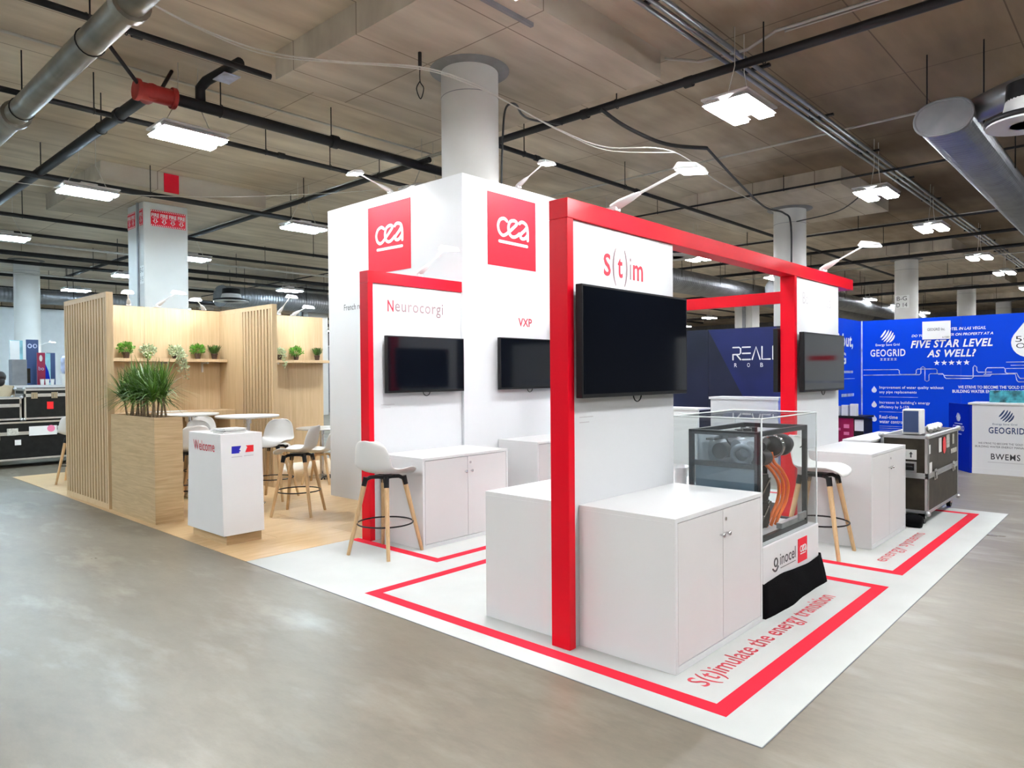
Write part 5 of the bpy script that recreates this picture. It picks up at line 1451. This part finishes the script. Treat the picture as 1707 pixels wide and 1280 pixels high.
t.part('small_print', MB().flat([(0, 0), (0.46, 0), (0.46, 0.008), (0, 0.008)], C(0.7, 0.18), 0.001), 'faint_letter')
S_ = lambda x, z: (Vector((x, KY, z)), Vector((-1, 0, 0)), Vector((0, 0, 1)), Vector((0, 1, 0)))
fs_ = lambda x, z: (Vector((x, KY, z)), Vector((-1, 0, 0)), Vector((0, 0, 1)), Vector((0, 1, 0)))
# the counter's blue flank: printed on a canted board so that it reads from the aisle
flank = t.part('canted_board', MB().hull([(KX - 0.005, KY + 0.0, 0.0), (KX, KY - 0.02, 0.0), (KX + 0.55, KY + 0.36, 0.0), (KX + 0.545, KY + 0.38, 0.0)],
                                         [(KX - 0.005, KY + 0.0, 1.04), (KX, KY - 0.02, 1.04), (KX + 0.55, KY + 0.36, 1.04), (KX + 0.545, KY + 0.38, 1.04)]), 'blue_dark')
du = Vector((-0.55, -0.38, 0)).normalized(); dn_ = Vector((-0.38, 0.55, 0)).normalized()
fl = lambda s, z: (Vector((KX + 0.545, KY + 0.38, z)) + du * s + dn_ * 0.004, du, Vector((0, 0, 1)), dn_)
globe(t, fl(0.32, 0.83), 0.07, 'white_letter')
text(t, 'lettering', 'GEOGRID', fl(0.15, 0.62), 0.36, 0.08, 'white_letter', bold=0.02, spacing=1.12)
t.part('small_print', MB().flat([(0.2, 0.1), (0.45, 0.1), (0.45, 0.115), (0.2, 0.115)], fl(0, 0.62), 0.001).flat([(0.25, -0.06), (0.42, -0.06), (0.42, -0.045), (0.25, -0.045)], fl(0, 0.62), 0.001), 'lilac_print')
single('leaflet_tray', MB().box(10.05, 0.05, 1.072, 10.2, 0.72, 1.25).box(10.0, 0.1, 1.072, 10.3, 0.5, 1.1), 'teal_print', 'teal patterned leaflet display on the white and blue counter', 'leaflets')
single('dark_monitor', MB().box(10.2, -0.3, 1.072, 10.24, 0.16, 1.40).box(10.15, -0.15, 1.072, 10.3, 0.0, 1.085), 'screen_black', 'dark monitor at the right edge on the blue booth counter', 'monitor')
# crimson product stand by the blue wall
t = Thing('product_stand', 'dark stand with a crimson printed front next to the blue wall', 'stand', (9.2, 2.45, 0))
t.part('crimson_front', MB().box(9.0, 2.36, 0, 9.04, 2.70, 0.82), 'crimson')
t.part('body', MB().box(9.04, 2.22, 0, 9.5, 2.70, 0.80), 'case_black')
t.part('white_panel', MB().box(9.035, 2.22, 0.62, 9.041, 2.35, 0.80), 'paper')
t.part('top_board', MB().box(8.98, 2.20, 0.82, 9.52, 2.71, 0.85), 'case_black')
t.part('price_print', MB().box(8.996, 2.42, 0.55, 9.0, 2.50, 0.60).box(8.996, 2.42, 0.66, 9.0, 2.50, 0.72).box(8.996, 2.55, 0.62, 9.0, 2.62, 0.66), 'pink_sticker')
for k in range(3):
    single('small_carton', MB().box(9.1, 2.60 - 0.13 * k, 0.851, 9.2, 2.70 - 0.13 * k, 1.0 + 0.02 * k), 'paper', ['left', 'middle', 'right'][k] + ' small white carton on the crimson stand', 'carton', group='small white cartons', bv=0.003)

# ------------------------------------------------------------------ dark blue booth behind the display case
RX = 11.5
t = Thing('navy_booth_wall', 'dark navy booth wall lettered REALI ROBO in pale letters', 'booth wall', (RX, 5.7, 0))
for a, b in ((7.6, 6.1), (6.1, 4.6), (4.6, 3.2)):
    t.part('fabric_panel', MB().box(RX, b + 0.003, 0, RX + 0.06, a - 0.003, 2.5), 'navy_wall')
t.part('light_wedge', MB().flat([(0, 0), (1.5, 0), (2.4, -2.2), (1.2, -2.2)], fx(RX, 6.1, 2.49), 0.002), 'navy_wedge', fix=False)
R_ = lambda y, z: fx(RX, y, z)
LW, LHh = 0.17, 0.26
mb = MB(); st = 0.03
y0 = 5.53
def lt(k): return y0 - k * 0.212
f0 = R_(lt(0), 1.83); mb.stroke([(0, LHh), (LW * 0.8, LHh), (LW, LHh * 0.9), (LW, LHh * 0.55), (LW * 0.85, LHh * 0.42), (0.02, LHh * 0.42)], st, f0); mb.stroke([(LW * 0.45, LHh * 0.42), (LW, 0)], st, f0); mb.stroke([(0, LHh * 0.42), (0, 0)], st, f0)
f0 = R_(lt(1), 1.83)
for h in (0, 0.5, 1): mb.stroke([(0, LHh * h), (LW, LHh * h)], st, f0)
f0 = R_(lt(2), 1.83); mb.stroke([(0, 0), (LW * 0.5, LHh), (LW, 0)], st, f0)
f0 = R_(lt(3), 1.83); mb.stroke([(0, LHh), (0, 0), (LW, 0)], st, f0)
f0 = R_(lt(4), 1.83); mb.stroke([(0.02, LHh), (0.02, 0)], st, f0)
f0 = R_(lt(4.6), 1.83); mb.stroke([(0, LHh), (LW, LHh)], st, f0); mb.stroke([(LW / 2, LHh), (LW / 2, 0)], st, f0)
f0 = R_(lt(5.6), 1.83); mb.stroke([(0, LHh), (LW / 2, LHh / 2), (LW, LHh)], st, f0); mb.stroke([(LW / 2, LHh / 2), (LW / 2, 0)], st, f0)
t.part('lettering', mb, 'paper', fix=False)
for k, c in enumerate('ROBOTICS'):
    text(t, 'lettering', c, R_(5.50 - 0.285 * k, 1.67), 0.06, 0.085, 'paper', t=0.005)
single('booth_desk', MB().box(8.5, 3.35, 0, 8.55, 4.53, 1.10).box(8.47, 3.33, 1.10, 9.0, 4.55, 1.14).box(8.55, 3.35, 0, 9.0, 3.4, 1.10).box(8.55, 4.48, 0, 9.0, 4.53, 1.10), 'white_laminate', 'white desk in front of the dark navy booth wall', 'desk')
single('booth_desk', MB().box(7.6, 4.3, 0, 7.65, 5.2, 0.95).box(7.58, 4.28, 0.95, 8.0, 5.22, 0.98), 'white_laminate', 'lower white desk seen through the acrylic case left of the taller one', 'desk')
single('steel_bin', MB().lathe([(0.16, 0), (0.17, 0.6), (0.15, 0.6), (0.14, 0.05), (0.001, 0.05)], (3.6, 2.45, G), 24), 'aluminium', 'small steel bin standing behind the display case', 'bin', loc=(3.6, 2.45, G))

# ------------------------------------------------------------------ far left: road cases, banners, white wall
t = road_case(-0.9, 13.3, 0.14, 1.75, 14.1, 0.80, 0.60, 'case_black', 'long black road case with torn labels at the far left floor', latches=(0.1, 0.9))
for (x, z, w, h, m) in ((0.52, 0.55, 0.42, 0.16, 'paper'), (0.2, 0.57, 0.16, 0.12, 'sticker_grey'), (0.95, 0.60, 0.1, 0.1, 'paper'), (0.31, 0.40, 0.09, 0.09, 'paper'), (-0.1, 0.5, 0.2, 0.15, 'sticker_grey')):
    t.part('sticker', MB().box(x, 13.285, z, x + w, 13.2925, z + h), m)
t.part('sticker', MB().flat([(0.06 * math.cos(2 * PI * k / 16), 0.06 * math.sin(2 * PI * k / 16)) for k in range(16)], fy(0.85, 13.284, 0.66), 0.002), 'pink_sticker', label='pink round sticker')
t = road_case(0.48, 13.4, 0.83, 1.75, 14.0, 1.36, 1.25, 'case_black', 'smaller black road case with bright latches stacked on the long one', latches=(0.12, 0.36), wheels=False)
t.part('sticker', MB().box(0.82, 13.39, 1.0, 0.92, 13.394, 1.13), 'flag_red', label='red tag')
t = road_case(-0.9, 13.4, 0.83, 0.44, 14.0, 1.22, 1.08, 'case_black', 'flat black case with ribbed side stacked at the left picture edge', latches=(0.2,), wheels=False)
t = Thing('far_counter', 'long dark counter with a white edge at the far left behind the road cases', 'counter', (1.0, 15.6, 0))
t.part('body', MB().box(-3, 15.55, 0, 2.2, 16.1, 1.36), 'case_black'); t.part('top', MB().box(-3.05, 15.5, 1.36, 2.25, 16.15, 1.41), 'white_laminate')
def banner(x0, x1, y, z0, z1, m, label, glyph=None):
    t = Thing('roll_up_banner', label, 'banner', ((x0 + x1) / 2, y, 0))
    t.part('print', MB().box(x0, y, z0, x1, y + 0.03, z1), m)
    t.part('foot', MB().box(x0 - 0.03, y - 0.08, 0, x1 + 0.03, y + 0.12, 0.08), 'aluminium')
    t.part('pole', MB().cyl(((x0 + x1) / 2, y + 0.05, 0.05), ((x0 + x1) / 2, y + 0.05, z1), 0.015, n=8), 'aluminium')
    return t
t = banner(1.09, 1.33, 17.2, 0.08, 2.38, 'cyan_print', 'pale cyan banner, leftmost in the far left row')
t.part('white_top', MB().box(1.09, 17.195, 1.95, 1.27, 17.2, 2.37), 'paper')
t = banner(1.37, 1.60, 17.1, 0.08, 2.40, 'navy_letter', 'tall navy banner with two white round marks, far left')
mb = MB()
for c in (1.435, 1.535): mb.stroke([(c + 0.033 * math.cos(2 * PI * k / 14), 2.26 + 0.04 * math.sin(2 * PI * k / 14)) for k in range(14)], 0.02, fy(0, 17.1, 0), closed=True)
t.part('round_marks', mb, 'lilac_print', fix=False)
t = banner(1.45, 1.60, 16.6, 0.08, 2.10, 'crimson', 'dark crimson banner with pale lettering, far left')
text(t, 'lettering', 'bo', fy(1.475, 16.6, 1.72), 0.1, 0.08, 'lilac_print')
t.part('oval_mark', MB().flat([(0.03 * math.cos(2 * PI * k / 14), 0.07 * math.sin(2 * PI * k / 14)) for k in range(14)], fy(1.52, 16.6, 1.98), 0.002), 'paper', fix=False)
t = banner(1.64, 1.80, 17.0, 0.08, 2.10, 'cyan_print', 'pale banner with a blue swoosh, far left')
t.part('blue_swoosh', MB().flat([(0, 0), (0.16, 0), (0.12, 0.25), (0.06, 0.42), (0.02, 0.2)], fy(1.64, 17.0, 1.45), 0.002), 'blue_dark', fix=False)
t = banner(1.80, 1.97, 17.3, 0.08, 2.12, 'navy_letter', 'narrow dark teal banner, rightmost in the far left row')
t = Thing('far_monitor', 'grey box monitor standing on the far left counter', 'monitor', (0.95, 15.8, 1.41))
t.part('body', MB().box(0.80, 15.7, 1.41, 1.06, 15.95, 1.93), 'mid_grey', bv=0.01); t.part('screen', MB().box(1.06, 15.72, 1.45, 1.12, 15.93, 1.75), 'screen_black')
t = Thing('water_bottle', 'clear blue water bottle dispenser on the far left counter', 'bottle', (1.78, 15.8, 1.41))
t.part('stand', MB().box(1.68, 15.72, 1.41, 1.86, 15.9, 1.64), 'paper', bv=0.01); t.part('bottle', MB().lathe([(0.05, 1.64), (0.085, 1.70), (0.085, 1.95), (0.05, 2.02), (0.001, 2.02)], (1.77, 15.81, 0), 18), 'lilac_print')
for k in range(3):
    single('paper_cup', MB().lathe([(0.03, 0), (0.04, 0.12), (0.036, 0.12), (0.028, 0.01), (0.001, 0.01)], (1.33 + 0.09 * k, 15.75, 1.411), 14), 'paper', ['left', 'middle', 'right'][k] + ' white paper cup below the crimson banner', 'cup', group='paper cups', loc=(1.33 + 0.09 * k, 15.75, 1.41))
t = Thing('far_booth_wall', 'tall white booth wall at the far left behind the round column', 'booth wall', (1.0, 24.9, 0))
for k in range(5): t.part('wall_board', MB().box(-7 + 2.6 * k, 24.85, 0, -4.41 + 2.6 * k, 24.95, 3.74), 'far_wall')
arm_lamp((2.9, 23.1, 2.45), (3.3, 22.9, 2.62), 'small arm lamp at the far left in front of the white column')
t = Thing('neighbour_booth_wall', 'white neighbouring booth wall beyond the right edge, reflected in the far television', 'booth wall', (14, -3, 0))
t.part('panel', MB().box(14.0, -6.0, 0, 14.06, -0.9, 2.5), 'far_wall'); t.part('red_band', MB().box(13.99, -2.55, 1.82, 14.0, -1.95, 1.93), 'red_print')
# far booths that close the view between the displays
for (x0, y0, x1, y1, h, m, lab) in ((5.5, 27.5, 12, 27.7, 3.0, 'far_wall', 'distant white booth wall behind the lounge'),
                                    (14, 20, 14.2, 28, 2.8, 'mid_grey', 'distant grey booth wall behind the tower'),
                                    (26, 2, 26.2, 16, 2.6, 'hall_wall', 'distant dark booth wall behind the navy one'),
                                    (18, -8, 18.2, 1.5, 2.4, 'mid_grey', 'distant grey booth wall right of the blue one')):
    t = Thing('distant_booth_wall', lab, 'booth wall', ((x0 + x1) / 2, (y0 + y1) / 2, 0))
    t.part('panel', MB().box(x0, y0, 0, x1, y1, h), m); t.part('top_trim', MB().box(x0 - .01, y0 - .01, h, x1 + .01, y1 + .01, h + 0.03), 'aluminium')

# ------------------------------------------------------------------ person at the left picture edge
def person(loc, rz, label):
    t = Thing('person', label, 'person', loc, rz)
    J = {'pelvis': (0, 0, .92), 'waist': (0, 0, 1.08), 'chest': (0, 0, 1.28), 'neck': (0, 0, 1.42), 'skull': (0.02, 0, 1.50),
         'shl': (0, .17, 1.36), 'ell': (.03, .23, 1.10), 'wrl': (.18, .19, .95), 'hnl': (.25, .17, .93), 'shr': (0, -.17, 1.36), 'elr': (.03, -.23, 1.10), 'wrr': (.18, -.19, .95), 'hnr': (.25, -.17, .93),
         'hpl': (0, .09, .88), 'knl': (.02, .10, .48), 'anl': (-.02, .10, .09), 'tol': (.12, .11, .04), 'hpr': (0, -.09, .88), 'knr': (.02, -.10, .48), 'anr': (-.02, -.10, .09), 'tor': (.12, -.11, .04)}
    Rr = {'pelvis': .13, 'waist': .12, 'chest': .135, 'neck': .055, 'skull': .07, 'shl': .07, 'shr': .07, 'ell': .045, 'elr': .045, 'wrl': .032, 'wrr': .032, 'hnl': .035, 'hnr': .035, 'hpl': .095, 'hpr': .095, 'knl': .062, 'knr': .062, 'anl': .042, 'anr': .042, 'tol': .035, 'tor': .035}
    E_ = [('pelvis', 'waist'), ('waist', 'chest'), ('chest', 'neck'), ('neck', 'skull'), ('chest', 'shl'), ('shl', 'ell'), ('ell', 'wrl'), ('wrl', 'hnl'), ('chest', 'shr'), ('shr', 'elr'), ('elr', 'wrr'), ('wrr', 'hnr'),
          ('pelvis', 'hpl'), ('hpl', 'knl'), ('knl', 'anl'), ('anl', 'tol'), ('pelvis', 'hpr'), ('hpr', 'knr'), ('knr', 'anr'), ('anr', 'tor')]
    ks = list(J); me = bpy.data.meshes.new('body')
    me.from_pydata([J[k] for k in ks], [(ks.index(a), ks.index(b)) for a, b in E_], [])
    me.materials.append(MATS['tan_cloth'])
    o = t.mesh('body', me)
    md = o.modifiers.new('skin', 'SKIN'); md.use_smooth_shade = True
    for k, sv in zip(ks, me.skin_vertices[0].data): sv.radius = (Rr[k], Rr[k]); sv.use_root = (k == 'pelvis')
    sb = o.modifiers.new('sub', 'SUBSURF'); sb.levels = 1; sb.render_levels = 2
    mb = MB().ball((.02, 0, 1.56), .078, .072, .108, 18, 12).ball((.10, 0, 1.545), .014, .012, .02, 8, 6).ball((.015, .074, 1.55), .014, .008, .028, 8, 6).ball((.015, -.074, 1.55), .014, .008, .028, 8, 6).cyl((.0, 0, 1.40), (.01, 0, 1.50), .05, .05, 14)
    hd = t.part('head', mb, 'skin', local=True)
    t.part('hair', MB().ball((-.005, 0, 1.585), .092, .088, .10, 18, 12).ball((-.05, 0, 1.49), .05, .075, .09, 14, 9), 'hair', hd, local=True)
    t.part('eyes', MB().ball((.088, .028, 1.565), .008, .008, .008, 8, 6).ball((.088, -.028, 1.565), .008, .008, .008, 8, 6), 'black_letter', hd, local=True)
    t.part('mouth', MB().ball((.09, 0, 1.505), .008, .02, .006, 8, 6), 'valve_red', hd, local=True)
person((0.42, 14.75, 0.0), math.radians(70), 'dark haired person in a tan top standing at the left edge behind the road cases')
